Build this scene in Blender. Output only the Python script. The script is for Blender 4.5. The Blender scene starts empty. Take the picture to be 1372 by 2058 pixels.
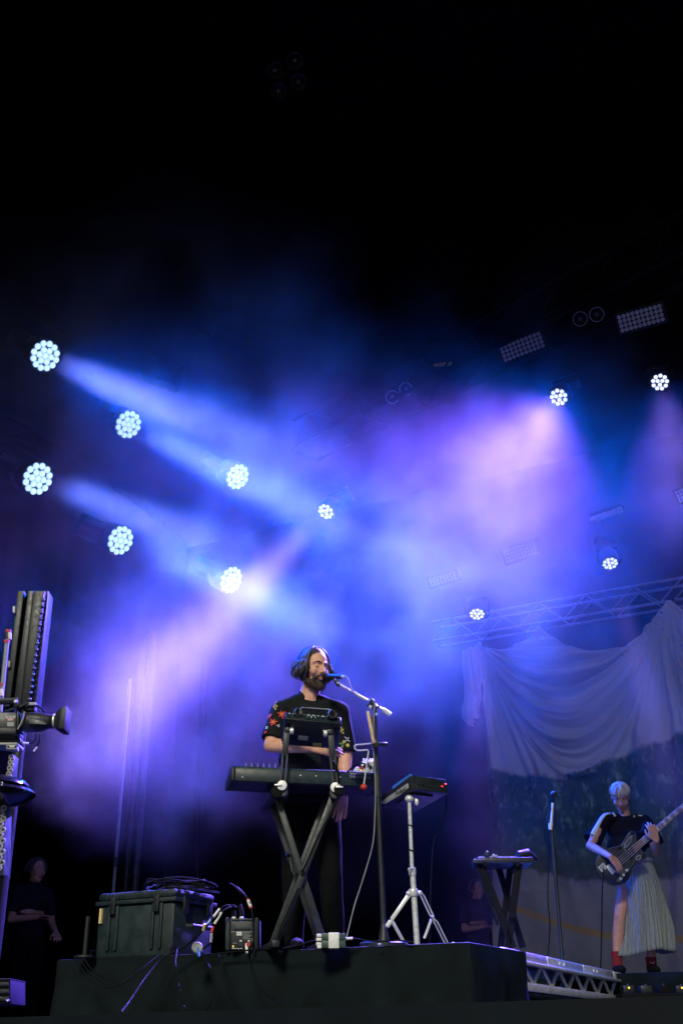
import bpy, bmesh, math, random
import numpy as np
from mathutils import Vector, Matrix, noise
from mathutils.bvhtree import BVHTree
R = math.radians
PI = math.pi
V = Vector
random.seed(11)
sc = bpy.context.scene
COL = sc.collection

# ------------------------------------------------------------------ camera
PITCH, YAW, FPX = R(25), R(29), 2300.0
CAM = V((0, 0, 1.65))                      # photographer in the pit, eye just below the stage deck
HD = V((-math.sin(YAW), math.cos(YAW), 0))  # horizontal heading of the camera
RT = V((math.cos(YAW), math.sin(YAW), 0))
ZU = V((0, 0, 1))
FW = HD * math.cos(PITCH) + ZU * math.sin(PITCH)
UP = -HD * math.sin(PITCH) + ZU * math.cos(PITCH)
XS, YS = V((1, 0, 0)), V((0, 1, 0))         # along the stage front, towards the back of the stage
cd = bpy.data.cameras.new('camera'); cam = bpy.data.objects.new('camera', cd); COL.objects.link(cam)
cd.sensor_fit = 'VERTICAL'; cd.sensor_height = 36; cd.lens = FPX / 2058 * 36; cd.clip_end = 800
cam.location = CAM; cam.rotation_euler = (PI / 2 + PITCH, 0, YAW); sc.camera = cam

# ------------------------------------------------------------------ world, sun, exposure
SUN_EL, SUN_AZ = R(35), R(13)               # sun low in front of the stage, from the audience's left
sun_from = (-HD * math.cos(SUN_AZ) - RT * math.sin(SUN_AZ)) * math.cos(SUN_EL) + ZU * math.sin(SUN_EL)
w = bpy.data.worlds.new('World'); sc.world = w; w.use_nodes = True
wn = w.node_tree
bg = wn.nodes['Background']; sky = wn.nodes.new('ShaderNodeTexSky'); sky.sky_type = 'NISHITA'; sky.sun_disc = False
sky.sun_elevation = SUN_EL; sky.sun_rotation = math.atan2(sun_from.x, sun_from.y)
wn.links.new(sky.outputs[0], bg.inputs[0]); bg.inputs[1].default_value = 0.043
sl = bpy.data.lights.new('sun', 'SUN'); so = bpy.data.objects.new('sun', sl); COL.objects.link(so)
sl.energy = 2.5; sl.angle = R(12); sl.color = (1.0, 0.93, 0.80)
so.location = (0, -20, 30); so.rotation_euler = sun_from.to_track_quat('Z', 'Y').to_euler()
vs = sc.view_settings
vs.view_transform = 'Standard'; vs.look = 'None'; vs.gamma = 1; vs.use_curve_mapping = False; vs.exposure = 0
cy = sc.cycles
cy.use_denoising = True
try: cy.denoiser = 'OPENIMAGEDENOISE'
except Exception: pass
cy.volume_step_rate = 3.0; cy.volume_max_steps = 200; cy.use_light_tree = True
cy.max_bounces = 5; cy.diffuse_bounces = 2; cy.glossy_bounces = 2; cy.volume_bounces = 0; cy.transparent_max_bounces = 8
cy.sample_clamp_indirect = 3

# ------------------------------------------------------------------ placing: photograph pixel + real distance -> world
def ray(px, py): return FW + RT * ((px - 686) / FPX) + UP * (-(py - 1029) / FPX)
def at(px, py, zc): return CAM + ray(px, py) * zc
def atD(px, py, D):
    d = ray(px, py); return CAM + d * (D / d.dot(HD))
def atz(px, py, z):
    d = ray(px, py); return CAM + d * ((z - CAM.z) / d.z)
def atY(px, py, Y):
    d = ray(px, py); return CAM + d * ((Y - CAM.y) / d.y)

# ------------------------------------------------------------------ materials
def ramp2(nt, fac, c0, c1, p0=0.3, p1=0.7):
    r = nt.nodes.new('ShaderNodeValToRGB'); nt.links.new(fac, r.inputs[0])
    r.color_ramp.elements[0].position = p0; r.color_ramp.elements[0].color = (*c0, 1)
    r.color_ramp.elements[1].position = p1; r.color_ramp.elements[1].color = (*c1, 1)
    return r.outputs[0]
def mat(name, col, rough=0.5, metal=0.0, var=0.25, scale=18, bump=0.0, bscale=120, spec=0.5, stretch=None, emit=None):
    m = bpy.data.materials.new(name); m.use_nodes = True; nt = m.node_tree; b = nt.nodes['Principled BSDF']
    b.inputs['Roughness'].default_value = rough; b.inputs['Metallic'].default_value = metal
    b.inputs['Specular IOR Level'].default_value = spec
    tc = nt.nodes.new('ShaderNodeTexCoord'); src = tc.outputs['Object']
    if stretch:
        mp = nt.nodes.new('ShaderNodeMapping'); mp.inputs['Scale'].default_value = stretch
        nt.links.new(src, mp.inputs[0]); src = mp.outputs[0]
    n = nt.nodes.new('ShaderNodeTexNoise'); n.inputs['Scale'].default_value = scale; n.inputs['Detail'].default_value = 5
    nt.links.new(src, n.inputs['Vector'])
    lo = [c * (1 - var) for c in col]; hi = [min(1, c * (1 + var)) for c in col]
    nt.links.new(ramp2(nt, n.outputs[0], lo, hi), b.inputs['Base Color'])
    mr = nt.nodes.new('ShaderNodeMapRange'); mr.inputs[1].default_value = .3; mr.inputs[2].default_value = .7
    mr.inputs[3].default_value = max(.03, rough - .1); mr.inputs[4].default_value = min(1, rough + .12)
    nt.links.new(n.outputs[0], mr.inputs[0]); nt.links.new(mr.outputs[0], b.inputs['Roughness'])
    if bump:
        n2 = nt.nodes.new('ShaderNodeTexNoise'); n2.inputs['Scale'].default_value = bscale; n2.inputs['Detail'].default_value = 3
        nt.links.new(src, n2.inputs['Vector'])
        bp = nt.nodes.new('ShaderNodeBump'); bp.inputs['Strength'].default_value = bump; bp.inputs['Distance'].default_value = .004
        nt.links.new(n2.outputs[0], bp.inputs['Height']); nt.links.new(bp.outputs[0], b.inputs['Normal'])
    if emit:
        b.inputs['Emission Color'].default_value = (*emit[0], 1); b.inputs['Emission Strength'].default_value = emit[1]; m.cycles.emission_sampling = 'NONE'
    return m
M = {}
M['black_cloth'] = mat('black_cloth', (.005, .010, .011), .95, var=.4, scale=6, bump=.6, bscale=60, spec=.15)
M['black_drape'] = mat('black_drape', (.0015, .0018, .0025), .95, var=.3, scale=3, spec=.1)
M['deck'] = mat('deck', (.0025, .006, .008), .75, var=.4, scale=5, bump=.15, spec=.2)
M['ground'] = mat('ground', (.05, .05, .045), .9, var=.4, scale=2)
M['black_metal'] = mat('black_metal', (.015, .021, .021), .42, var=.3, scale=40, bump=.15)
M['grey_metal'] = mat('grey_metal', (.014, .021, .021), .45, .2, var=.25, scale=40, bump=.1)
M['dark_plastic'] = mat('dark_plastic', (.009, .014, .015), .5, var=.3, scale=30, bump=.25, bscale=300)
M['key_plastic'] = mat('key_plastic', (.010, .026, .028), .45, var=.2, scale=25, bump=.12, bscale=300)
M['case_plastic'] = mat('case_plastic', (.010, .024, .024), .55, var=.35, scale=14, bump=.35, bscale=220)
M['chrome'] = mat('chrome', (.66, .70, .66), .28, .25, var=.03, scale=40)
M['alu'] = mat('alu', (.72, .74, .76), .38, .35, var=.2, scale=30, bump=.15)
M['steel_pale'] = mat('steel_pale', (.75, .76, .72), .4, .2, var=.15, scale=40)
M['rubber'] = mat('rubber', (.005, .006, .007), .8, var=.3, spec=.15)
M['cable'] = mat('cable', (.005, .007, .008), .75, var=.3, spec=.12)
M['cable_grey'] = mat('cable_grey', (.25, .27, .27), .5, var=.2)
M['white_paint'] = mat('white_paint', (.75, .77, .72), .5, var=.12, scale=50)
M['tape_yellow'] = mat('tape_yellow', (.72, .58, .25), .6, var=.2, scale=80)
M['tape_red'] = mat('tape_red', (.55, .05, .04), .55, var=.2, scale=80)
M['red_wood'] = mat('red_wood', (.50, .045, .02), .25, var=.25, scale=60)
M['wood'] = mat('wood', (.62, .44, .22), .5, var=.25, scale=20, stretch=(1, 1, 8), bump=.1)
M['skin'] = mat('skin', (.66, .36, .23), .5, var=.12, scale=26, bump=.12, bscale=140, spec=.35)
M['skin_dim'] = mat('skin_pale', (.55, .30, .21), .55, var=.12, scale=26, bump=.1, bscale=140, spec=.3)
M['lip'] = mat('lip', (.42, .17, .14), .45, var=.1)
def hairmat(name, lo, hi, rough, spec):
    m = mat(name, hi, rough, var=.2, scale=60, spec=spec); nt = m.node_tree; b = nt.nodes['Principled BSDF']
    g = nt.nodes.new('ShaderNodeNewGeometry'); nt.links.new(ramp2(nt, g.outputs['Random Per Island'], lo, hi, .1, .9), b.inputs['Base Color']); return m
M['hair_dark'] = hairmat('hair_dark', (.008, .008, .010), (.11, .108, .112), .5, .2)
M['hair_blond'] = hairmat('hair_blond', (.38, .33, .26), (.85, .80, .70), .5, .3)
M['beard'] = mat('beard', (.075, .055, .042), .8, var=.75, scale=110, bump=1, bscale=260, spec=.2)
M['eye_dark'] = mat('eye_dark', (.03, .02, .018), .6)
M['black_shirt'] = mat('black_shirt', (.010, .013, .013), .9, var=.3, scale=40, bump=.4, bscale=500, spec=.15)
M['black_tee'] = mat('black_tee', (.008, .009, .014), .9, var=.3, scale=40, bump=.3, bscale=400, spec=.15)
M['black_trousers'] = mat('black_trousers', (.005, .006, .006), .95, var=.3, scale=20, spec=.1)
M['white_cloth'] = mat('white_cloth', (.72, .75, .74), .9, var=.08, scale=30, bump=.2, bscale=200, spec=.1)
M['skirt'] = mat('skirt', (.24, .28, .28), .75, var=.22, scale=16, stretch=(6, 6, .7), bump=.2, bscale=150, spec=.2)
M['sock_red'] = mat('sock_red', (.20, .012, .016), .9, var=.2, scale=60)
M['bass_black'] = mat('bass_black', (.008, .008, .01), .18, var=.2, spec=.6)
M['pickguard'] = mat('pickguard', (.009, .013, .015), .3, var=.2, spec=.5)
M['bass_edge'] = mat('bass_edge', (.07, .085, .09), .35, var=.2)
M['rosewood'] = mat('rosewood', (.20, .10, .065), .5, var=.3, scale=30)
M['inlay'] = mat('inlay', (.75, .70, .58), .4, var=.1)
M['thread_red'] = mat('thread_red', (.58, .045, .025), .7, var=.25, scale=90)
M['thread_orange'] = mat('thread_orange', (.62, .25, .04), .7, var=.25, scale=90)
M['thread_yellow'] = mat('thread_yellow', (.75, .62, .15), .7, var=.25, scale=90)
M['thread_green'] = mat('thread_green', (.12, .35, .10), .7, var=.25, scale=90)
M['thread_white'] = mat('thread_white', (.6, .65, .78), .7, var=.2, scale=90)
M['panel_grey'] = mat('panel_grey', (.28, .30, .28), .5, var=.2, scale=50)
M['mixer_silver'] = mat('mixer_silver', (.62, .64, .63), .4, .1, var=.12, scale=60)
M['lens_glass'] = mat('lens_glass', (.42, .44, .42), .3, .2, var=.15, scale=30)
M['reflector'] = mat('reflector', (.10, .12, .14), .35, .6, var=.25)
M['fixture'] = mat('fixture', (.006, .0065, .008), .6, var=.3, spec=.25)
M['truss_dark'] = mat('truss_dark', (.003, .0035, .005), .8, .0, var=.3, spec=.08)
M['blue_plastic'] = mat('blue_plastic', (.05, .2, .65), .4, var=.2)
M['led_red'] = mat('led_red', (.5, .02, .03), .4, emit=((1, .05, .1), 1.2))
M['led_amber'] = mat('led_amber', (.6, .3, .03), .4, emit=((1, .6, .1), 1.5))
M['paint_black'] = mat('paint_black', (.02, .02, .02), .6)
M['print_white'] = mat('print_white', (.65, .67, .65), .6, var=.1)
M['print_grey'] = mat('print_grey', (.22, .25, .24), .6, var=.2)

# ------------------------------------------------------------------ mesh builder
def frame_of(d):
    d = d.normalized(); a = V((0, 0, 1)) if abs(d.z) < .9 else V((1, 0, 0))
    s = d.cross(a).normalized(); return s, s.cross(d).normalized(), d
def crom(pts, n=6):
    pts = [V(p) for p in pts]
    if len(pts) < 3: return pts
    P = [pts[0] * 2 - pts[1]] + pts + [pts[-1] * 2 - pts[-2]]; out = []
    for i in range(1, len(P) - 2):
        p0, p1, p2, p3 = P[i - 1:i + 3]
        for k in range(n):
            t = k / n
            out.append(.5 * ((2 * p1) + (p2 - p0) * t + (2 * p0 - 5 * p1 + 4 * p2 - p3) * t * t + (3 * p1 - p0 - 3 * p2 + p3) * t ** 3))
    out.append(pts[-1]); return out
class MB:
    def __init__(s): s.v = []; s.f = []
    def add(s, vs, fs):
        b = len(s.v); s.v += [V(x) for x in vs]; s.f += [tuple(b + i for i in f) for f in fs]; return s
    def hexa(s, q0, q1):            # two quads -> closed hexahedron
        return s.add(list(q0) + list(q1), [(3, 2, 1, 0), (4, 5, 6, 7), (0, 1, 5, 4), (1, 2, 6, 5), (2, 3, 7, 6), (3, 0, 4, 7)])
    def box(s, c, ax, ay, az):      # half-extent vectors
        c = V(c); q = [c - ax - ay, c + ax - ay, c + ax + ay, c - ax + ay]
        return s.hexa([p - az for p in q], [p + az for p in q])
    def bar(s, p, q, wd, ht=None, up=ZU):
        p, q = V(p), V(q); d = (q - p).normalized(); sd = d.cross(up).normalized(); u = sd.cross(d)
        a, b = sd * wd / 2, u * (ht or wd) / 2
        return s.hexa([p - a - b, p + a - b, p + a + b, p - a + b], [q - a - b, q + a - b, q + a + b, q - a + b])
    def tube(s, pts, r, n=8, cap=True, flat=1.0):
        pts = [V(p) for p in pts]; m = len(pts); rs = r if hasattr(r, '__len__') else [r] * m
        sd, u, _ = frame_of(pts[1] - pts[0]); b = len(s.v)
        for i, p in enumerate(pts):
            d = (pts[min(i + 1, m - 1)] - pts[max(i - 1, 0)])
            d = d.normalized() if d.length > 1e-9 else sd.cross(u)
            sd = (sd - d * sd.dot(d)); sd = sd.normalized() if sd.length > 1e-6 else frame_of(d)[0]
            u = sd.cross(d).normalized()
            for k in range(n):
                a = 2 * PI * k / n; s.v.append(p + (sd * math.cos(a) + u * math.sin(a) * flat) * rs[i])
        for i in range(m - 1):
            for k in range(n):
                k2 = (k + 1) % n; s.f.append((b + i * n + k, b + i * n + k2, b + (i + 1) * n + k2, b + (i + 1) * n + k))
        if cap:
            s.f.append(tuple(b + k for k in range(n))[::-1]); s.f.append(tuple(b + (m - 1) * n + k for k in range(n)))
        return s
    def lathe(s, o, axis, prof, n=20, cap=True):   # prof: (radius, height along the axis)
        o = V(o); sd, u, d = frame_of(V(axis)); b = len(s.v)
        for r, h in prof:
            for k in range(n):
                a = 2 * PI * k / n; s.v.append(o + d * h + (sd * math.cos(a) + u * math.sin(a)) * max(r, 1e-5))
        for i in range(len(prof) - 1):
            for k in range(n):
                k2 = (k + 1) % n; s.f.append((b + i * n + k, b + i * n + k2, b + (i + 1) * n + k2, b + (i + 1) * n + k))
        if cap:
            s.f.append(tuple(b + k for k in range(n))[::-1]); s.f.append(tuple(b + (len(prof) - 1) * n + k for k in range(n)))
        return s
    def ell(s, c, ax, ay, az, nu=16, nv=10):
        c = V(c); b = len(s.v)
        for j in range(1, nv):
            t = PI * j / nv
            for k in range(nu):
                a = 2 * PI * k / nu; s.v.append(c + ax * math.sin(t) * math.cos(a) + ay * math.sin(t) * math.sin(a) + az * math.cos(t))
        s.v += [c + az, c - az]; top, bot = len(s.v) - 2, len(s.v) - 1
        for j in range(nv - 2):
            for k in range(nu):
                k2 = (k + 1) % nu; s.f.append((b + j * nu + k, b + (j + 1) * nu + k, b + (j + 1) * nu + k2, b + j * nu + k2))
        for k in range(nu):
            k2 = (k + 1) % nu; s.f.append((top, b + k, b + k2)); s.f.append((bot, b + (nv - 2) * nu + k2, b + (nv - 2) * nu + k))
        return s
    def caps(s, p, q, r1, r2, n=14):              # tapered capsule
        p, q = V(p), V(q); d = q - p
        if d.length < 1e-6: d = V((0, 0, 1e-4))
        sd, u, dn = frame_of(d); pts = []; rs = []
        for k in range(5):
            a = PI / 2 * k / 5; pts.append(p - dn * r1 * math.cos(a)); rs.append(max(1e-4, r1 * math.sin(a)))
        pts.append(p); rs.append(r1); pts.append(p + d); rs.append(r2)
        for k in range(1, 6):
            a = PI / 2 * k / 5; pts.append(q + dn * r2 * math.sin(a)); rs.append(max(1e-4, r2 * math.cos(a)))
        return s.tube(pts, rs, n)
    def prism(s, poly, off):                       # polygon (list of points) extruded by a vector
        n = len(poly); poly = [V(p) for p in poly]
        s.add(poly + [p + off for p in poly], [tuple(range(n))[::-1], tuple(range(n, 2 * n))] + [(i, (i + 1) % n, n + (i + 1) % n, n + i) for i in range(n)])
        return s
    def torus(s, c, axis, r, t, n=24, m=8):
        c = V(c); sd, u, d = frame_of(V(axis)); b = len(s.v)
        for i in range(n):
            a = 2 * PI * i / n; rd = sd * math.cos(a) + u * math.sin(a)
            for k in range(m):
                e = 2 * PI * k / m; s.v.append(c + rd * (r + t * math.cos(e)) + d * t * math.sin(e))
        for i in range(n):
            for k in range(m):
                i2, k2 = (i + 1) % n, (k + 1) % m
                s.f.append((b + i * m + k, b + i2 * m + k, b + i2 * m + k2, b + i * m + k2))
        return s
    def mesh(s, name, origin=V((0, 0, 0)), bev=0, seg=2, angle=40):
        me = bpy.data.meshes.new(name); me.from_pydata([tuple(v - origin) for v in s.v], [], s.f)
        bm = bmesh.new(); bm.from_mesh(me)
        bmesh.ops.recalc_face_normals(bm, faces=bm.faces)
        if bev:
            es = [e for e in bm.edges if len(e.link_faces) == 2 and e.calc_face_angle(0) > R(30)]
            bmesh.ops.bevel(bm, geom=es, offset=bev, segments=seg, affect='EDGES', profile=.5, clamp_overlap=True)
        bm.to_mesh(me); bm.free()
        me.polygons.foreach_set('use_smooth', [True] * len(me.polygons))
        me.set_sharp_from_angle(angle=R(angle)); return me

ORG = {}
def link(name, me, m=None, parent=None, loc=None):
    o = bpy.data.objects.new(name, me); COL.objects.link(o)
    if m is not None and not me.materials: me.materials.append(M[m] if isinstance(m, str) else m)
    if parent is not None: o.parent = parent
    if loc is not None: o.location = loc
    return o
def tag(o, label=None, cat=None, group=None, kind=None):
    if label: o['label'] = label
    if cat: o['category'] = cat
    if group: o['group'] = group
    if kind: o['kind'] = kind
    return o
def thing(name, base, label, cat, group=None):
    o = bpy.data.objects.new(name, None); COL.objects.link(o); o.location = base; o.empty_display_size = .1
    ORG[o] = V(base); return tag(o, label, cat, group)
def org(o): return ORG[o] if o in ORG else V((0, 0, 0))
def part(parent, name, mb, m, bev=0, seg=2, angle=40):   # a mesh given in world coordinates, child of a thing or part
    g = org(parent); o = link(name, mb.mesh(name, g, bev, seg, angle), m, parent); ORG[o] = g; return o
def solo(name, mb, m, base, label, cat, group=None, bev=0, angle=40):
    base = V(base); o = link(name, mb.mesh(name, base, bev, 2, angle), m); o.location = base; ORG[o] = base
    return tag(o, label, cat, group)
def struct(name, mb, m, bev=0):
    o = link(name, mb.mesh(name, V((0, 0, 0)), bev), m); o['kind'] = 'structure'; ORG[o] = V((0, 0, 0)); return o
def pxbox(mb, x0, y0, x1, y1, D, depth, dirv=None):      # box whose near face fills a pixel rectangle at distance D
    e = (dirv or HD) * depth; q = [atD(x0, y1, D), atD(x1, y1, D), atD(x1, y0, D), atD(x0, y0, D)]
    return mb.hexa(q, [p + e for p in q])
def text_mesh(s, size, origin, ex, ez, m, parent, name='lettering', depth=.0008, align='CENTER'):
    c = bpy.data.curves.new(name, 'FONT'); c.body = s; c.size = size; c.align_x = align; c.align_y = 'CENTER'; c.extrude = depth
    to = bpy.data.objects.new('tmp', c); COL.objects.link(to); dg = bpy.context.evaluated_depsgraph_get()
    me = bpy.data.meshes.new_from_object(to.evaluated_get(dg)); bpy.data.objects.remove(to)
    ex = ex.normalized(); ez = ez.normalized(); n = ex.cross(ez)
    g = org(parent)
    me.transform(Matrix(((ex.x, ez.x, n.x, origin.x - g.x), (ex.y, ez.y, n.y, origin.y - g.y), (ex.z, ez.z, n.z, origin.z - g.z), (0, 0, 0, 1))))
    me.name = name; me.materials.clear(); o = link(name, me, m, parent); ORG[o] = g; return o
def blob(mb, voxel, iters=3, factor=.5):               # overlapping volumes -> one continuous skin
    me = mb.mesh('tmp'); o = bpy.data.objects.new('tmp', me); COL.objects.link(o)
    r = o.modifiers.new('r', 'REMESH'); r.mode = 'VOXEL'; r.voxel_size = voxel; r.use_smooth_shade = True
    if iters:
        s = o.modifiers.new('s', 'SMOOTH'); s.iterations = iters; s.factor = factor
    dg = bpy.context.evaluated_depsgraph_get(); out = bpy.data.meshes.new_from_object(o.evaluated_get(dg))
    bpy.data.objects.remove(o); return out
def skin(parent, name, mb, m, voxel, iters=3, disp=None):
    me = blob(mb, voxel, iters); g = org(parent)
    n = len(me.vertices); co = np.empty(n * 3); me.vertices.foreach_get('co', co)
    if disp:
        me.vertices.foreach_get('co', co); nr = [v.normal.copy() for v in me.vertices]
        for i in range(n):
            p = V(co[3 * i:3 * i + 3]); p += nr[i] * disp(p); co[3 * i:3 * i + 3] = p
    co = (co.reshape(-1, 3) - np.array(g)).ravel(); me.vertices.foreach_set('co', co); me.update()
    me.polygons.foreach_set('use_smooth', [True] * len(me.polygons)); me.name = name
    o = link(name, me, m, parent); ORG[o] = g; return o
# ------------------------------------------------------------------ the stage itself
ZD, ZR = 1.76, 2.12                                      # stage deck, top of the front riser
struct('ground', MB().box((0, 0, -.05), XS * 150, YS * 150, ZU * .05), 'ground')
lip_a, lip_b = atz(0, 2045, ZD), atz(1372, 2001, ZD)
ld = (lip_b - lip_a).normalized(); la, lb = lip_a - ld * 14, lip_b + ld * 1.6
def slab(poly, z0, z1): return MB().prism([V((p[0], p[1], z0)) for p in poly], ZU * (z1 - z0))
struct('stage_floor', slab([la, lb, lb + V((8, 3, 0)), V((15, 22, 0)), V((-17, 22, 0)), la + V((-2, 3, 0))], .0, ZD), 'deck')
ROOF_Y0, ROOF_Z = -3.9, 12.6
struct('stage_roof', MB().box((-1, (ROOF_Y0 + 23) / 2, ROOF_Z + .2), XS * 18, YS * ((23 - ROOF_Y0) / 2), ZU * .2), 'black_drape')
def drape(name, a, b, z0, z1, folds, amp, label):
    mb = MB(); n = folds * 6; a, b = V(a), V(b); d = (b - a); nr = d.cross(ZU).normalized(); vs = []
    for i in range(n + 1):
        t = i / n; amp *= 1 if i == 0 else 1; o = nr * (.3 * amp * math.sin(2 * PI * folds * t) + amp * .6 * noise.noise(V((t * folds * .7, 3, 1))))
        for z in (z0, z1): vs.append(a + d * t + o + ZU * (z - a.z))
    mb.add(vs, [(2 * i, 2 * i + 2, 2 * i + 3, 2 * i + 1) for i in range(n)])
    o = solo(name, mb, 'black_drape', (a + b) / 2, label, 'drape', 'black masking drapes'); md = o.modifiers.new('s', 'SOLIDIFY'); md.thickness = .01
    return o
drape('masking_drape', (-17, 20.5, ZD), (14, 20.5, ZD), ZD, ROOF_Z, 40, .12, 'wide black drape closing the rear of the stage')
drape('masking_drape', (-13.5, 3, ZD), (-15.5, 20.3, ZD), ZD, ROOF_Z, 24, .12, 'black side drape behind the bank of blue lamps')
drape('masking_drape', (-16, 3.4, 0), (-5.4, 3.4, 0), 0, ROOF_Z, 14, .12, 'added black drape out of view, shading the wing from the sun')  # added out of view to block the sun from crew, racks and smoke
drape('masking_drape', (11.5, 6, ZD), (13.5, 20.3, ZD), ZD, ROOF_Z, 22, .12, 'black side drape beyond the bassist side of the stage')

# front riser: two black-skirted decks
rA, rB, rC = atz(118, 1929, ZR), atz(941, 1893, ZR), atz(1052, 1912, ZR)
rD = rA + (rC - rB)
def skirted(name, c, z0, z1, label, seed):
    root = thing(name, (c[0].x, c[0].y, z0), label, 'riser')
    part(root, 'platform', slab(c, z1 - .035, z1), 'deck', bev=.006)
    mb = MB(); n = 4; vs = []; fs = []; per = [V((p.x, p.y, 0)) for p in c]; cen = sum(per, V((0, 0, 0))) / len(per)
    ring = []
    for i in range(len(per)):
        a, b = per[i], per[(i + 1) % len(per)]; k = max(4, int((b - a).length / .035))
        ring += [a + (b - a) * j / k for j in range(k)]
    m = len(ring); rows = 9
    for r in range(rows):
        t = r / (rows - 1)
        for i, p in enumerate(ring):
            out = (ring[(i + 1) % m] - ring[i - 1]).cross(ZU).normalized()
            if out.dot(p - cen) < 0: out = -out
            wv = .03 * noise.noise(V((i * .09, seed, t * 1.5))) + .022 * noise.noise(V((i * .3, seed, t * .8))) + .012 * math.sin(t * 5 + i * .05 + seed)
            vs.append(p + out * (.006 + t * (.012 + wv) + max(0, wv) * .3) + ZU * (z1 - .004 - (z1 - z0 - .004) * t))
    for r in range(rows - 1):
        for i in range(m): fs.append((r * m + i, r * m + (i + 1) % m, (r + 1) * m + (i + 1) % m, (r + 1) * m + i))
    part(root, 'skirt_cloth', mb.add(vs, fs), 'black_cloth', angle=80); return root
riser = skirted('riser', [rA, rB, rC, rD], ZD, ZR, 'low riser skirted in black cloth under the keyboard player', 3)
e1 = (rC - rB); back0 = rC + e1.normalized() * .02 - (rB - rA).normalized() * .62; back1 = rD + e1.normalized() * .02
skirted('riser', [back1, back0, back0 + e1 * 1.6 - (rB - rA).normalized() * .3, back1 + e1 * 1.6], ZD, ZR - .004, 'second black riser butted behind the front riser', 8)

# rear platform on the bass side
tA, tB = atz(1056, 1913, 2.2), atz(1283, 1963, 2.2)       # top edge of the silver walkway truss
ZT0, ZT1 = 1.96, (tA.z + tB.z) / 2
tdir = V((tB.x - tA.x, tB.y - tA.y, 0)).normalized(); tn = V((tdir.y, -tdir.x, 0))     # tn: to the bass side
p0 = V((tA.x, tA.y, 0)) - tdir * .5; p1 = V((tB.x, tB.y, 0)) + tdir * .1
platform = skirted('platform', [p0 - tn * .6, p0 + tn * .01, p1 + tn * .01, p1 + tn * 4.2 + tdir * .2, p1 + tn * 4.2 + tdir * 5, p0 + tdir * 7 - tn * .6], ZD, ZT0 - .002, 'low black platform below the silver walkway and bass player', 5)
ZB = atD(1265, 1962, 10.55).z                                # where the bassist stands
bpos = atD(1270, 1962, 10.5); bq = [bpos + XS * sx * 1.6 + YS * sy for sx, sy in ((-.45, -.45), (1.2, -.45), (1.2, 2.2), (-.45, 2.2))]
skirted('platform', [V((q.x, q.y, 0)) for q in bq], ZT0, ZB, 'small raised black platform under the bass player', 6)

M['truss_grey'] = mat('truss_grey', (.42, .43, .45), .5, .2, var=.2, scale=20)
# ------------------------------------------------------------------ trusses
def truss(name, p, q, h, label, m, step, r=.025, group=None, depth=None, dirv=None):
    p, q = V(p), V(q); root = thing(name, p, label, 'truss', group)
    d = (q - p).normalized(); sd = dirv.normalized() if dirv else d.cross(ZU).normalized(); u = sd.cross(d).normalized()
    if u.z < 0: u = -u
    dp = depth or h
    cs = [V((0, 0, 0)), u * h, sd * dp, u * h + sd * dp]
    for c in cs: part(root, 'chord', MB().tube([p + c, q + c], r, 10), m)
    L = (q - p).length; n = max(2, int(L / step))
    for i in range(n):
        a, b = p + d * L * i / n, p + d * L * (i + 1) / n; mid = (a + b) / 2
        for c in (V((0, 0, 0)), sd * dp):
            part(root, 'brace', MB().tube([a + c, mid + c + u * h], r * .5, 6), m); part(root, 'brace', MB().tube([mid + c + u * h, b + c], r * .5, 6), m)
        if i % 2 == 0:
            part(root, 'brace', MB().tube([a, a + sd * dp], r * .5, 6), m); part(root, 'brace', MB().tube([mid + u * h, mid + u * h + sd * dp], r * .5, 6), m)
    return root
Q = at(1372, 1203, 15.0); YC = Q.y                           # the backdrop hangs in the plane y = YC
qa, qb = atY(868, 1292, YC), atY(1372, 1203, YC); zt = qb.z
qa = V((qa.x, YC, zt)); qb2 = qb + XS * 3.0
truss('truss', qa, qb2, .29, 'silver box truss the painted backdrop hangs from', 'truss_grey', .66, .02, dirv=YS)
up0, up1 = at(640, 925, 17.5), at(1480, 520, 12.2)
truss('truss', up0, up1, .5, 'dark overhead truss carrying the lamp panels', 'truss_dark', .8, .03)

# ------------------------------------------------------------------ moving lamps with their light
def emis(name, mid, rim, s):
    m = bpy.data.materials.new(name); m.use_nodes = True; nt = m.node_tree; nt.nodes.clear()
    o = nt.nodes.new('ShaderNodeOutputMaterial'); e = nt.nodes.new('ShaderNodeEmission'); e.inputs[1].default_value = s
    tc = nt.nodes.new('ShaderNodeTexCoord'); n = nt.nodes.new('ShaderNodeVectorMath'); n.operation = 'LENGTH'
    nt.links.new(tc.outputs['Object'], n.inputs[0])       # each cell: bright LED in the middle of its lens
    nt.links.new(ramp2(nt, n.outputs['Value'], mid, rim, .012, .031), e.inputs[0])
    nt.links.new(e.outputs[0], o.inputs[0]); M[name] = m; m.cycles.emission_sampling = 'NONE'
emis('cell_blue', (.75, 1.0, 1.0), (.34, .58, 1.0), 1.35)
emis('cell_violet', (.85, 1.0, 1.0), (.50, .52, 1.0), 1.5)
def dome(r, h, n=14): return MB().lathe((0, 0, 0), ZU, [(r, 0), (r * .97, h * .35), (r * .75, h * .75), (r * .4, h * .95), (r * .05, h)], n).mesh('lens_cell', angle=80)
ME = {'mid': dome(.0325, .013), 'v': dome(.0305, .014)}
ME['mid'].materials.append(M['cell_blue'])
ME['v'].materials.append(M['cell_violet'])
ME['head_b'] = MB().lathe((0, 0, 0), ZU, [(.05, -.30), (.11, -.29), (.15, -.22), (.162, -.08), (.165, .004), (.155, .006), (.153, -.002), (.02, -.002)], 32).mesh('head_shell'); ME['head_b'].materials.append(M['fixture'])
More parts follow.
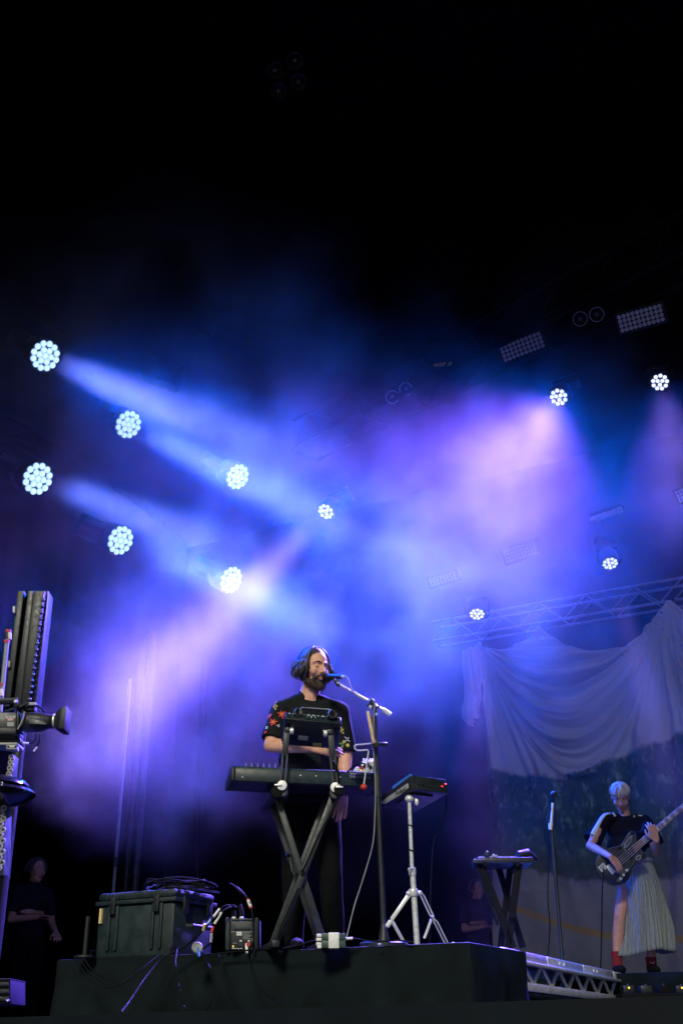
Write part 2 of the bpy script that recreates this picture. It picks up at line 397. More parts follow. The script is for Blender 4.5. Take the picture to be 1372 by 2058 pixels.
ME['yoke'] = MB().bar((-.19, 0, -.42), (-.19, 0, -.06), .035, .09, YS).bar((.19, 0, -.42), (.19, 0, -.06), .035, .09, YS).bar((-.2, 0, -.42), (.2, 0, -.42), .09, .05, YS).mesh('yoke', bev=.008); ME['yoke'].materials.append(M['fixture'])
ME['base'] = MB().box((0, 0, -.51), XS * .17, YS * .12, ZU * .06).mesh('base', bev=.015); ME['base'].materials.append(M['fixture'])
def spot(parent, kind, col, power, ang, blend, fall='Linear', size=.11):
    l = bpy.data.lights.new(kind, 'SPOT'); o = bpy.data.objects.new(kind, l); COL.objects.link(o); o.parent = parent
    l.color = col; l.energy = power * .86; l.spot_size = R(ang); l.spot_blend = blend; l.shadow_soft_size = size
    l.use_nodes = True; nt = l.node_tree; e = nt.nodes['Emission']; f = nt.nodes.new('ShaderNodeLightFalloff')
    f.inputs['Strength'].default_value = 1; f.inputs['Smooth'].default_value = 1.0 if fall == 'Quadratic' else .15; nt.links.new(f.outputs[fall], e.inputs['Strength'])
    o.location = (0, 0, .12); o.rotation_euler = (PI, 0, 0); return o
def lamp(px, py, zc, d, kind, label, beams, scale=1.0):
    p = at(px, py, zc); d = (RT * d[0] + UP * d[1] - FW * d[2]).normalized()   # d: right, up, towards the audience
    root = thing('stage_lamp', p, label, 'stage lamp', 'blue side lamps' if kind == 'b' else 'violet overhead lamps')
    root.rotation_euler = d.to_track_quat('Z', 'Y').to_euler(); root.scale = (scale,) * 3
    def ch(n, me, rz=0, loc=(0, 0, 0)):
        o = link(n, me, None, root); o.rotation_euler = (0, 0, rz); o.location = loc
    ch('head_shell', ME['head_b']); ch('yoke', ME['yoke']); ch('base', ME['base'])
    if kind == 'b':
        for rad, cnt, ph in ((0, 1, 0), (.0605, 6, .2), (.1205, 12, .1)):
            for k in range(cnt): ch('lens_cell', ME['mid'], k + .3, (rad * math.cos(2 * PI * k / cnt + ph), rad * math.sin(2 * PI * k / cnt + ph), .004))
    else:
        for k in range(3): ch('lens_cell', ME['v'], 0, (.038 * math.cos(k * 2.094 + .4), .038 * math.sin(k * 2.094 + .4), .004))
        for k in range(9): ch('lens_cell', ME['v'], 0, (.098 * math.cos(k * .698), .098 * math.sin(k * .698), .004))
    for b in beams: spot(root, 'beam_light', *b)
    return root
def BL(k=1.0, w_=800): return [((.0, .085, 1), w_, 46, 1.0), ((.0, .10, 1), 8500 * k, 15, .5), ((.33, .36, 1), 34000 * k, 8.5, .8, 'Quadratic')]
BD = (.62, -.29, .73)
lamp(91, 715, 11.0, BD, 'b', 'blue lamp highest and farthest from the singer', BL(1.2))
lamp(258, 853, 12.1, BD, 'b', 'blue lamp second along the upper row', BL(1.2))
lamp(477, 958, 13.1, BD, 'b', 'blue lamp at the inner end of the upper row', BL(.3, 4600))
lamp(76, 962, 10.4, (.70, -.215, .68), 'b', 'blue lamp of the lower row above the tall lamp column', BL(1.2))
lamp(242, 1086, 11.5, (.70, -.215, .68), 'b', 'blue lamp in the middle of the lower row', BL(1.2))
lamp(464, 1165, 12.6, (.68, -.22, .69), 'b', 'blue lamp of the lower row straight above the keyboard end', BL(.03, 2200))
def VL(a, b, o, i, c, w_): return [((.0, .10, 1), c, w_, .8), ((.23, .08, 1), a, o, .5), ((.46, .35, 1), b * 2.8, i, .9, 'Quadratic')]
lamp(1122, 798, 12.8, (-.40, -.42, .81), 'v', 'violet lamp throwing the widest bright beam', VL(3600, 2600, 47, 34, 1500, 72), .8)
lamp(1325, 768, 13.0, (-.2, -.35, .90), 'v', 'violet lamp nearest the top corner with a faint narrow beam', VL(1800, 2600, 17, 10, 1000, 32), .78)
lamp(655, 1028, 13.5, (-.43, -.43, .79), 'v', 'violet lamp beaming down behind the singer to the case side', VL(4200, 11500, 22, 14, 1800, 46), .78)
lamp(958, 1234, 15.0, (-.08, -.62, .78), 'v', 'violet lamp beside the top corner of the painted backdrop', VL(2200, 2000, 14, 9, 700, 40), .78)
lamp(1225, 1132, 14.6, (0, -.62, .78), 'v', 'violet lamp shining straight down above the backdrop truss', VL(2200, 2600, 12, 8, 500, 28), .78)
for (x0, y0, z0, x1, y1, z1, lab) in ((-260, 500, 13.4, 90, 690, 15.8, 'dark side truss above the upper row of blue lamps'), (-260, 790, 13.0, 70, 950, 15.2, 'dark side truss behind the lower row of blue lamps')):
    truss('truss', at(x0, y0, z0), at(x1, y1, z1), .35, lab, 'truss_dark', .7, .022)

# ------------------------------------------------------------------ lamp panels and lamp pairs on the overhead truss
ME['cell'] = MB().lathe((0, 0, 0), ZU, [(.034, 0), (.034, .012), (.026, .012), (.018, .004), (.002, .002)], 12).mesh('lens_cell'); ME['cell'].materials.append(M['lens_glass'])
ME['darkened_cell'] = ME['cell'].copy(); ME['darkened_cell'].materials.clear(); ME['darkened_cell'].materials.append(M['reflector'])  # same lens, its dimness put into a darker material
def panel(x0, y0, x1, y1, hpx, zc, label, cols=10, rows=4, cell='cell'):
    a, b = at(x0, y0, zc), at(x1, y1, zc - .25); ex = (b - a); W = ex.length; ex.normalize()
    n = (CAM - (a + b) / 2).normalized(); n = (n - ex * n.dot(ex)).normalized(); ey = n.cross(ex).normalized()
    H = hpx / FPX * zc; root = thing('blinder_lamp', (a + b) / 2, label, 'lamp panel', 'lamp panels on the overhead truss')
    c = (a + b) / 2
    part(root, 'housing', MB().box(c - n * .06, ex * (W / 2 + .03), ey * (H / 2 + .03), n * .055), 'fixture', bev=.01)
    part(root, 'bracket', MB().bar(c - n * .1 - ex * (W / 2 + .05), c - n * .1 - ex * (W / 2 + .05) + ZU * .4, .04, .02).bar(c - n * .1 + ex * (W / 2 + .05), c - n * .1 + ex * (W / 2 + .05) + ZU * .4, .04, .02), 'fixture')
    s = min(W / cols, H / rows) / .075; q = n.to_track_quat('Z', 'Y').to_euler()
    for i in range(cols):
        for j in range(rows):
            o = link('lens_cell', ME[cell], None, root)
            o.location = c + ex * W * ((i + .5) / cols - .5) + ey * H * ((j + .5) / rows - .5) - root.location
            o.rotation_euler = q; o.scale = (s, s, s)
panel(1007, 713, 1090, 681, 34, 14.6, 'lamp panel in the middle of the overhead truss')
panel(1242, 652, 1332, 627, 36, 13.0, 'lamp panel highest up the overhead truss')
panel(1012, 1120, 1076, 1099, 28, 16.6, 'lamp panel with darkened lenses in violet smoke above the backdrop', cell='darkened_cell')
panel(1359, 1000, 1420, 975, 26, 15.0, 'lamp panel cut by the picture edge beside the backdrop truss')
panel(862, 1172, 916, 1155, 18, 17.5, 'short lamp panel with darkened lenses low behind the smoke', 8, 3, 'darkened_cell')
def pair(x0, y0, x1, y1, r, zc, label, name='lamp_pair', four=False):
    root = thing(name, at((x0 + x1) / 2, (y0 + y1) / 2, zc), label, 'twin lamp' if not four else 'quad lamp')
    pts = [(x0, y0), (x1, y1)] if not four else four
    n = (CAM - org(root)).normalized()
    cs = [at(x, y, zc) for x, y in pts]; rr = r / FPX * zc
    for c in cs:
        part(root, 'lamp_can', MB().lathe(c, n, [(.3 * rr, -2 * rr), (.8 * rr, -1.6 * rr), (rr, -.4 * rr), (rr, 0), (.9 * rr, 0), (.86 * rr, -.2 * rr), (.45 * rr, -.55 * rr), (.05 * rr, -.6 * rr)], 28), 'fixture')
        part(root, 'rim', MB().torus(c + n * .004, n, rr * .95, rr * .06), 'grey_metal' if four else 'panel_grey')
        part(root, 'bulb', MB().ell(c - n * rr * .35, RT * rr * .28, UP * rr * .28, n * rr * .25), 'reflector')
    mid = sum(cs, V((0, 0, 0))) / len(cs)
    part(root, 'bracket', MB().bar(cs[0] - n * rr, cs[-1] - n * rr, rr * .4, rr * .3).bar(mid - n * rr, mid - n * rr + ZU * .45, rr * .3), 'fixture'); return root
pair(788, 798, 815, 782, 13.5, 15.5, 'twin round lamps low on the overhead truss')
pair(1165, 641, 1198, 632, 15, 13.4, 'twin round lamps between the two upper lamp panels')
pair(0, 0, 0, 0, 16, 11.5, 'four dark round lamps hung high over the stage', 'lamp_cluster', [(593, 122), (600, 165), (553, 142), (560, 183)])
root = thing('tube_lamp', at(1218, 1035, 14.2), 'pale slanted tube lamp above the backdrop truss', 'tube lamp')
ta, tb = at(1189, 1045, 14.3), at(1247, 1024, 14.0)
part(root, 'tube', MB().tube([ta, tb], .045, 14), 'steel_pale'); part(root, 'housing', MB().bar(ta + ZU * .05 + YS * .03, tb + ZU * .05 + YS * .03, .12, .05), 'grey_metal')
part(root, 'hanger', MB().bar((ta + tb) / 2 + ZU * .05, (ta + tb) / 2 + ZU * .6, .03), 'fixture')
for i, (x, y, zc, s) in enumerate(((330, 752, 13.2, .22), (415, 660, 13.5, .1), (885, 748, 15.4, .12))):
    c = at(x, y, zc); root = thing('flood_lamp' if i == 0 else 'rigging_clamp', c, ['dark flood lamp box above the upper blue beam', 'small rigging clamp high in the dark rear of the rig', 'rigging clamp with an orange strap on the overhead truss'][i], ['flood lamp', 'clamp', 'clamp'][i])
    part(root, 'housing' if i == 0 else 'jaw', MB().box(c, (RT * .9 + ZU * -.4).normalized() * s, (ZU * .9 + RT * .4).normalized() * s * .6, HD * s * .5), 'truss_dark', bev=s * .1)
    part(root, 'bracket', MB().bar(c - RT * s * 1.05, c - RT * s * 1.05 + ZU * s * 1.8, s * .15, s * .1).bar(c + ZU * s * .4, c + ZU * s * 2.2, s * .2), 'truss_dark')
    if i == 2: part(root, 'strap', MB().bar(c - RT * .1 - HD * .08 + ZU * .05, c + RT * .14 - HD * .08 + ZU * .09, .05, .03), mat('strap', (.6, .25, .06), .7))

# ------------------------------------------------------------------ stage smoke: one body of uneven density that thins out inside its box
def smoke():
    X0, X1, Y0, Y1, Z0, Z1 = -12.5, 7.5, 1.5, 17.5, 1.9, 11.8
    o = link('smoke', MB().box(((X0 + X1) / 2, (Y0 + Y1) / 2, (Z0 + Z1) / 2), XS * (X1 - X0) / 2, YS * (Y1 - Y0) / 2, ZU * (Z1 - Z0) / 2).mesh('smoke'))
    m = bpy.data.materials.new('smoke'); m.use_nodes = True; nt = m.node_tree; nt.nodes.clear(); N = nt.nodes.new; L = nt.links.new
    out = N('ShaderNodeOutputMaterial'); pv = N('ShaderNodeVolumeScatter'); L(pv.outputs[0], out.inputs['Volume'])
    pv.inputs['Color'].default_value = (1, 1, 1, 1); pv.inputs['Anisotropy'].default_value = .25
    geo = N('ShaderNodeNewGeometry'); pos = geo.outputs['Position']
    def math_(op, a, b=None):
        n = N('ShaderNodeMath'); n.operation = op
        for i, x in enumerate((a, b)):
            if isinstance(x, (int, float)): n.inputs[i].default_value = x
            elif x is not None: L(x, n.inputs[i])
        return n.outputs[0]
    def step(x, a, b, lo=0, hi=1):
        n = N('ShaderNodeMapRange'); n.interpolation_type = 'SMOOTHSTEP'; L(x, n.inputs[0])
        for i, val in enumerate((a, b, lo, hi)): n.inputs[1 + i].default_value = val
        return n.outputs[0]
    nz = N('ShaderNodeTexNoise'); nz.inputs['Scale'].default_value = 1.15; nz.inputs['Detail'].default_value = 4; nz.inputs['Roughness'].default_value = .64
    L(pos, nz.inputs['Vector'])
    ragged = math_('MULTIPLY', math_('SUBTRACT', .5, nz.outputs[0]), 1.1); body = None
    for (c, r, k) in SMOKE:
        mp = N('ShaderNodeMapping'); mp.vector_type = 'POINT'; L(pos, mp.inputs[0]); mp.inputs['Scale'].default_value = [1 / q for q in r]
        mp.inputs['Location'].default_value = [-a / b for a, b in zip(c, r)]
        ln = N('ShaderNodeVectorMath'); ln.operation = 'LENGTH'; L(mp.outputs[0], ln.inputs[0])
        g = step(math_('ADD', ln.outputs['Value'], ragged), 1.0, .2, 0, k); body = g if body is None else math_('ADD', body, g)
    L(math_('MULTIPLY', body, step(nz.outputs[0], .38, .64, .30, 1.6)), pv.inputs['Density'])
    o.data.materials.append(m); return tag(o, kind='stuff', label='blue and violet lit stage smoke drifting behind the singer')
# (centre, radii, density): thin haze over the whole stage, then the thick drifts
SMOKE = [((-3.6, 13.8, 6.6), (8.8, 6.3, 5.2), .019), (at(350, 1370, 10.6), (2.0, 1.9, 1.7), .16), (at(960, 1000, 11.6), (2.9, 2.8, 1.9), .07), (at(230, 910, 10.9), (3.3, 2.6, 2.4), .075), (at(760, 1330, 12.8), (2.8, 2.8, 1.7), .08)]
smoke()
# ------------------------------------------------------------------ painted backdrop
def backdrop():
    Yc = YC - .08
    def xz(px, py): p = atY(px, py, Yc); return p.x, p.z
    A, P2, B, B2 = xz(975, 1303), xz(1090, 1264), xz(1332, 1247), xz(1347, 1207)
    xl, xr = xz(979, 1500)[0], xz(1372, 1400)[0] + 2.4; zb = xz(1200, 1968)[1] - .3
    C = (B2[0] + (B2[0] - P2[0]) * 1.05, B2[1])
    lowAP = xz(1015, 1312)[1]
    def ztop(x):
        for (a, b, sag) in ((A, P2, .16), (P2, B2, .52), (B2, C, .6)):
            if x <= b[0] or b is C:
                t = min(1, max(0, (x - a[0]) / (b[0] - a[0]))); return a[1] + (b[1] - a[1]) * t - 4 * sag * t * (1 - t) * (1.0 if sag > .2 else .9)
    def bnd(pts):
        q = sorted(xz(*p) for p in pts); xs = [p[0] for p in q]; zs = [p[1] for p in q]
        return lambda x: float(np.interp(x, xs, zs))
    corn = bnd([(960, 1560), (1000, 1553), (1040, 1558), (1090, 1563), (1130, 1566), (1180, 1552), (1230, 1532), (1290, 1506), (1340, 1492), (1372, 1480), (1480, 1440)])
    road = bnd([(960, 1735), (1075, 1752), (1140, 1768), (1200, 1776), (1300, 1772), (1372, 1764), (1480, 1750)])
    line = bnd([(960, 1805), (1035, 1824), (1090, 1845), (1160, 1868), (1215, 1880), (1345, 1888), (1480, 1893)])
    def ridge(x): s = math.sin(x); return (1 - abs(s)) ** 1.6 if False else .5 + .5 * s
    def disp(x, z):
        d = 0.0
        def swag(A, B, x, z):
            t = (x - A[0]) / (B[0] - A[0])
            if t <= .004 or t >= .996: return None
            return (A[1] + (B[1] - A[1]) * t - z) / (4 * t * (1 - t)), t
        r = swag(A, B, x, z); wf = 1.0
        if r:
            s, t = r; edge = 4 * t * (1 - t)
            if s > -.5:
                k = max(0, min(1, (2.05 - s) / .25)) * max(0, min(1, s / .08 + .2))
                wv = s + .05 * noise.noise(V((t * 5, s * 2.5, 2)))
                fold = math.sin(2 * PI * wv / (.235 + .035 * s)) + .5 * math.sin(2 * PI * wv / .13 + 1.3 + t * 4) + .35 * math.sin(2 * PI * wv / .071 + 5 * noise.noise(V((t * 3, s, 4))))
                d += k * (.085 * fold) * (.25 + .75 * edge ** .6)
                d += .24 * max(0, min(1, (s - .80) / .05)) * max(0, min(1, (2.0 - s) / .9)) * edge ** .5
                if s < .82: d += .06 * math.sin(2 * PI * (s - .82) / .36) * edge
                wf = 1 - k * edge ** .4
        for (P, ks, ph, R0) in ((A, 21, .4, 6), (B, 24, 1.1, 6), (P2, 17, .2, 1.3), (C, 22, .5, 6), (B2, 26, .3, 1.5)):
            dx, dz = x - P[0], P[1] - z
            if dz < .02: continue
            th = math.atan2(dx, dz); rr = math.hypot(dx, dz)
            if abs(th) > 1.35: continue
            a = min(rr * .15, .085) * max(0, 1 - rr / R0) * (max(0, math.cos(th * 1.1)) ** 1.5)
            th2 = th + .12 * noise.noise(V((th * 3, rr * .4, P[0])))
            d += wf * a * (math.sin(th2 * ks + ph) + .6 * math.sin(th2 * ks * 2.3 + ph * 3))
        d += .016 * noise.noise(V((x * 1.7, z * 1.1, 7))) + .010 * noise.noise(V((x * 5, z * 4, 3))) + .008 * abs(noise.noise(V((x * 9 + z * 3, z * 6, 1))))
        if z < xz(1200, 1780)[1]: d += .03 * math.sin(5 * x + 2.2 * z + 2 * noise.noise(V((x, z, 9)))) * max(0, min(1, (4.3 - z)))
        return d
    nu, nv = 330, 230; vs = []; att = [[], [], []]
    for i in range(nu + 1):
        x = xl + (xr - xl) * i / nu; zt_ = ztop(x)
        for j in range(nv + 1):
            z = zt_ + (zb - zt_) * j / nv
            vs.append(V((x, Yc - .12 - disp(x, z), z)))
            att[0].append(z - corn(x)); att[1].append(z - road(x)); att[2].append(z - line(x))
    fs = [(i * (nv + 1) + j, (i + 1) * (nv + 1) + j, (i + 1) * (nv + 1) + j + 1, i * (nv + 1) + j + 1) for i in range(nu) for j in range(nv)]
    root = thing('backdrop_curtain', ((xl + xr) / 2, Yc, zb), 'draped cloth backdrop printed with cornfield, road and sky', 'backdrop')
    m = bpy.data.materials.new('printed_cloth'); m.use_nodes = True; nt = m.node_tree; N = nt.nodes.new; L = nt.links.new
    b = nt.nodes['Principled BSDF']; b.inputs['Roughness'].default_value = .85; b.inputs['Specular IOR Level'].default_value = .15
    def attr(n): a = N('ShaderNodeAttribute'); a.attribute_name = n; return a.outputs['Fac']
    def nz(scale, detail, st=(1, 1, 1)):
        tc = N('ShaderNodeTexCoord'); mp = N('ShaderNodeMapping'); mp.inputs['Scale'].default_value = st; L(tc.outputs['Object'], mp.inputs[0])
        n = N('ShaderNodeTexNoise'); n.inputs['Scale'].default_value = scale; n.inputs['Detail'].default_value = detail; n.inputs['Roughness'].default_value = .65; L(mp.outputs[0], n.inputs['Vector']); return n.outputs[0]
    def mth(op, a, c):
        n = N('ShaderNodeMath'); n.operation = op
        for i, q in enumerate((a, c)):
            if isinstance(q, (int, float)): n.inputs[i].default_value = q
            else: L(q, n.inputs[i])
        return n.outputs[0]
    def mr(x, a, c):
        n = N('ShaderNodeMapRange'); L(x, n.inputs[0]); n.inputs[1].default_value = a; n.inputs[2].default_value = c; return n.outputs[0]
    def mix(f, a, c):
        n = N('ShaderNodeMix'); n.data_type = 'RGBA'; L(f, n.inputs[0])
        for i, q in ((6, a), (7, c)):
            if isinstance(q, tuple): n.inputs[i].default_value = (*q, 1)
            else: L(q, n.inputs[i])
        return n.outputs[2]
    h1, h2, h3 = attr('h_corn'), attr('h_road'), attr('h_line')
    leaf = nz(6.5, 7, (1.7, 1, .9)); leaf2 = nz(2.4, 4, (1.0, 1, .8))
    h1n = mth('ADD', h1, mth('MULTIPLY', mth('SUBTRACT', nz(7, 5, (1.2, 1, .8)), .5), .16))
    skyc = ramp2(nt, nz(.6, 2), (.66, .71, .76), (.76, .79, .82))
    cornc = mix(mr(leaf, .53, .70), ramp2(nt, leaf2, (.03, .10, .065), (.09, .21, .11), .35, .65), (.36, .55, .34))
    grass = ramp2(nt, leaf, (.06, .11, .04), (.20, .23, .09), .3, .7)
    roadc = ramp2(nt, nz(5, 5), (.42, .44, .38), (.54, .54, .46))
    lower = mix(mr(h2, .55, .12), cornc, grass)
    c = mix(mr(h1n, -.03, .03), lower, skyc)
    c = mix(mr(mth('ADD', h2, mth('MULTIPLY', mth('SUBTRACT', leaf, .5), .25)), .03, -.03), c, roadc)
    ln = mth('MULTIPLY', mr(h3, .05, .03), mr(h3, -.05, -.03)); c = mix(mth('MULTIPLY', ln, .75), c, (.75, .48, .10))
    L(c, b.inputs['Base Color'])
    o = part(root, 'cloth', MB().add(vs, fs), m, angle=180)
    for n_, a in zip(('h_corn', 'h_road', 'h_line'), att):
        at_ = o.data.attributes.new(n_, 'FLOAT', 'POINT'); at_.data.foreach_set('value', a)
    # loose tail of cloth at the pinned corner
    vs = []; n1, n2 = 60, 60
    for i in range(n1 + 1):
        for j in range(n2 + 1):
            u, v = i / n1, j / n2
            top = xz(940 + 34 * u, 1316 - 14 * u); bot = xz(948 + 32 * u, 1458 + 10 * math.sin(u * 5)); x = top[0] + (bot[0] - top[0]) * v; z = top[1] + (bot[1] - top[1]) * v
            vs.append(V((x, Yc - .2 - .05 * math.sin(u * 17 + v * 3) * (.4 + .6 * v) - .03 * math.sin(u * 37 + 1 - v * 6) - .10 * math.sin(max(0, v - .72) * 9) , z)))
    o = part(root, 'loose_corner', MB().add(vs, [(i * (n2 + 1) + j, (i + 1) * (n2 + 1) + j, (i + 1) * (n2 + 1) + j + 1, i * (n2 + 1) + j + 1) for i in range(n1) for j in range(n2)]), m, angle=180)
    for n_ in ('h_corn', 'h_road', 'h_line'):
        at_ = o.data.attributes.new(n_, 'FLOAT', 'POINT'); at_.data.foreach_set('value', [2.0] * len(o.data.vertices))
    for P in (P2, B2): part(root, 'tie', MB().tube([V((P[0], Yc - .12, P[1] - .02)), V((P[0] + .02, YC, zt))], .018, 8), 'rubber')
    for P in (A, B): part(root, 'clip', MB().ell(V((P[0], Yc - .22, P[1])), XS * .03, YS * .03, ZU * .03), 'steel_pale'); part(root, 'cord', MB().tube([V((P[0], Yc - .2, P[1])), V((P[0] + .05, YC, zt))], .008, 6), 'rubber')
backdrop()

# ------------------------------------------------------------------ silver walkway truss
def walkway():
    a = V((tA.x, tA.y, ZT1)); b = V((tB.x, tB.y, ZT1)); up = ZU; H = ZT1 - ZT0; root = thing('walkway_truss', a - ZU * H, 'silver aluminium walkway truss lit blue beside the riser', 'truss')
    a -= tdir * .45; L = (b - a).length
    n = 4
    for i in range(n):
        p, q = a + tdir * (L * i / n + .006), a + tdir * (L * (i + 1) / n - .006)
        pl = part(root, 'deck_panel', MB().hexa([p, q, q - tn * .5, p - tn * .5], [x - ZU * .06 for x in (p, q, q - tn * .5, p - tn * .5)]), 'alu', bev=.008)
        for f in (.30, .42):
            c = p + tdir * L / n * f - ZU * .03 + tn * .001; part(pl, 'bolt', MB().lathe(c, tn, [(.011, -.002), (.011, .006), (.004, .009)], 8), 'chrome')
    part(root, 'top_rail', MB().bar(a - ZU * .072 + tn * .012, b - ZU * .072 + tn * .012, .05, .022), 'alu', bev=.006)
    part(root, 'chord', MB().bar(a - ZU * (H - .03) - tn * .012, b - ZU * (H - .03) - tn * .012, .05, .055), 'alu', bev=.008)
    part(root, 'chord', MB().bar(a - ZU * (H - .03) - tn * .45, b - ZU * (H - .03) - tn * .45, .05, .055), 'alu', bev=.008)
    k = 9
    for i in range(k):
        t0, t1, t2 = [L * (i + f) / k for f in (0, .45, .9)]
        for off in (.012, .45):
            part(root, 'brace', MB().tube([a + tdir * t0 - ZU * .08 - tn * off, a + tdir * t1 - ZU * (H - .05) - tn * off], .014, 8), 'alu')
            part(root, 'brace', MB().tube([a + tdir * t1 - ZU * (H - .05) - tn * off, a + tdir * t2 - ZU * .08 - tn * off], .014, 8), 'alu')
walkway()

# ------------------------------------------------------------------ two-tier keyboard stand
K12 = R(12)
kx = RT * math.cos(K12) + HD * math.sin(K12); ky = HD * math.cos(K12) - RT * math.sin(K12)
def kstand():
    root = thing('keyboard_stand', atz(600, 1912, ZR), 'dark two-tier crossed-leg keyboard stand in front of the singer', 'keyboard stand')
    def ln(x0, y0, x1, y1, D, w, h, n='leg', m='grey_metal', dy=0):
        p, q = atD(x0, y0, D), atD(x1, y1, D)
        return part(root, n, MB().bar(p, q, w, h, HD), m, bev=.004)
    f, bk = 6.5, 6.78
    for D, dx, dy, mm in ((f, 0, 0, 'grey_metal'), (bk, -13, 4, 'black_metal')):
        ln(556 + dx, 1600 + dy, 652 + dx * .6, 1900 + dy, D + .035, .038, .026, m=mm); ln(673 + dx, 1592 + dy, 551 + dx * .6, 1905 + dy, D, .038, .026, m=mm)
    c0, c1 = atD(607, 1752, f - .03), atD(600, 1756, bk + .06)
    part(root, 'pivot_bolt', MB().tube([c0, c1], .013, 10), 'black_metal')
    part(root, 'lock_lever', MB().tube([atD(588, 1752, f + .16), atD(583, 1722, f + .16), atD(576, 1716, f + .14)], .012, 8), 'black_metal')
    for (x, y) in ((551, 1906), (651, 1900)):
        p = atD(x, y, f); p.z = ZR + .018; part(root, 'foot', MB().bar(p - ky * .06, p + ky * .42, .04, .036), 'black_metal', bev=.006)
    for (x, y) in ((552, 1597), (676, 1592)):     # lower tier supports under the big keyboard
        p = atD(x, y, f + .0); part(root, 'tier_arm', MB().bar(p - ky * .04 + ZU * .0, p + ky * .36, .04, .03), 'black_metal', bev=.005)
        part(root, 'end_cap', MB().lathe(p - ky * .045, -ky, [(.03, 0), (.034, .01), (.03, .03), (.01, .034)], 16), 'rubber')
    for (x0, y0, x1, y1, s) in ((567, 1580, 577, 1467, -1), (674, 1584, 664, 1472, 1)):
        D = f - .05; p, q = atD(x0, y0, D), atD(x1, y1, D); d = (q - p).normalized(); sd = d.cross(HD).normalized()
        up_ = part(root, 'upright', MB().bar(p + d * .17, q, .035, .022, HD), 'grey_metal', bev=.003)
        for e in (-1, 1): part(up_, 'slot_side', MB().bar(p + sd * e * .0125, p + sd * e * .0125 + d * .18, .010, .022, HD), 'grey_metal')
        part(root, 'clamp_disc', MB().lathe(p - HD * .012, -HD, [(.028, -.01), (.029, .004), (.027, .014), (.006, .016)], 24), 'steel_pale')
        part(root, 'wing', MB().bar(p - HD * .03, p - HD * .03 + RT * s * .042, .012, .01), 'steel_pale', bev=.003)
        part(root, 'hub', MB().lathe(p - ZU * .028 + HD * .0, -HD, [(.034, -.05), (.036, 0), (.03, .008)], 24), 'black_metal')
        w0 = q + RT * (-s) * .028 - ZU * .012
        part(root, 'wing_nut', MB().lathe(w0 - HD * .02, RT, [(.014, -.012), (.02, -.008), (.02, .008), (.014, .012)], 16).bar(w0, w0 + ZU * .035 - RT * .018, .007).bar(w0, w0 + ZU * .035 + RT * .018, .007), 'chrome')
        # upper tier arm reaching back under the small synthesiser, hooked up at the near end
        e0, e1 = (atD(570, 1494, 6.86), atD(600, 1432, 6.40)) if s < 0 else (atD(638, 1497, 6.86), atD(668, 1436, 6.40))
        part(root, 'tier_arm', MB().tube([e0, e1], .026, 16), 'rubber')
        part(root, 'end_cap', MB().caps(e0, e0 + (e0 - e1).normalized() * .02 - ZU * .03, .03, .026), 'rubber')
        part(root, 'end_cap', MB().torus(e1, e1 - e0, .021, .007), 'dark_plastic')
        part(root, 'cross_arm', MB().bar(q - HD * .02, q + HD * .16 + RT * (-s) * .02, .03, .03), 'black_metal', bev=.004)
kstand()

# ------------------------------------------------------------------ big lower keyboard, its back to the audience
def keyboard():
    b0 = atD(474, 1538, 6.44); L, Dp, H = .81, .28, .085
    b0 = b0 - ZU * H; root = thing('keyboard', b0, 'wide dark keyboard on the lower tier, fader caps along its top', 'keyboard')
    o = lambda x, y, z: b0 + kx * x + ky * y + ZU * z
    prof = [(.0, .0), (0, H * .72), (.012, H), (.16, H * .93), (.30, H * .55), (.30, .0), (.15, -.016)]
    part(root, 'body', MB().prism([o(0, y, z) for y, z in prof], kx * L), 'key_plastic', bev=.004)
    part(root, 'end_cheek', MB().prism([o(-.022, y * 1.02, z) for y, z in prof], kx * .021), 'dark_plastic', bev=.005)
    part(root, 'end_cheek', MB().prism([o(L + .001, y * 1.02, z) for y, z in prof], kx * .021), 'dark_plastic', bev=.005)
    part(root, 'base_plate', MB().hexa([o(.02, .01, -.004), o(L - .02, .01, -.004), o(L - .02, .14, -.02), o(.02, .14, -.02)], [o(.02, .01, .004), o(L - .02, .01, .004), o(L - .02, .14, -.01), o(.02, .14, -.01)]), 'black_metal')
    for i in range(7): part(root, 'fader_cap', MB().box(o(.06 + i * .034, .03, H + .010), kx * .0035, ky * .005, ZU * .014), 'panel_grey', bev=.001)
    for i in range(24):                                   # the keys face the player
        part(root, 'key', MB().box(o(.05 + i * .031, .24, H * .78), kx * .014, ky * .055, ZU * .006), 'white_paint', bev=.001)
    for x in (.04, .37, .46, .60, .66): part(root, 'screw', MB().lathe(o(x, -.001, .02 if x < .3 else .045), -ky, [(.004, -.002), (.004, .002), (.001, .003)], 8), 'chrome')
    for i in range(6): part(root, 'socket', MB().lathe(o(.66 + i * .022, -.001, .05), -ky, [(.008, -.003), (.008, .003), (.005, .003), (.004, -.001)], 12), 'panel_grey')
    part(root, 'port_label', MB().box(o(.715, -.0008, .068), kx * .06, ky * .0008, ZU * .004), 'print_grey')
    return o, H, L
KO, KH, KL = keyboard()

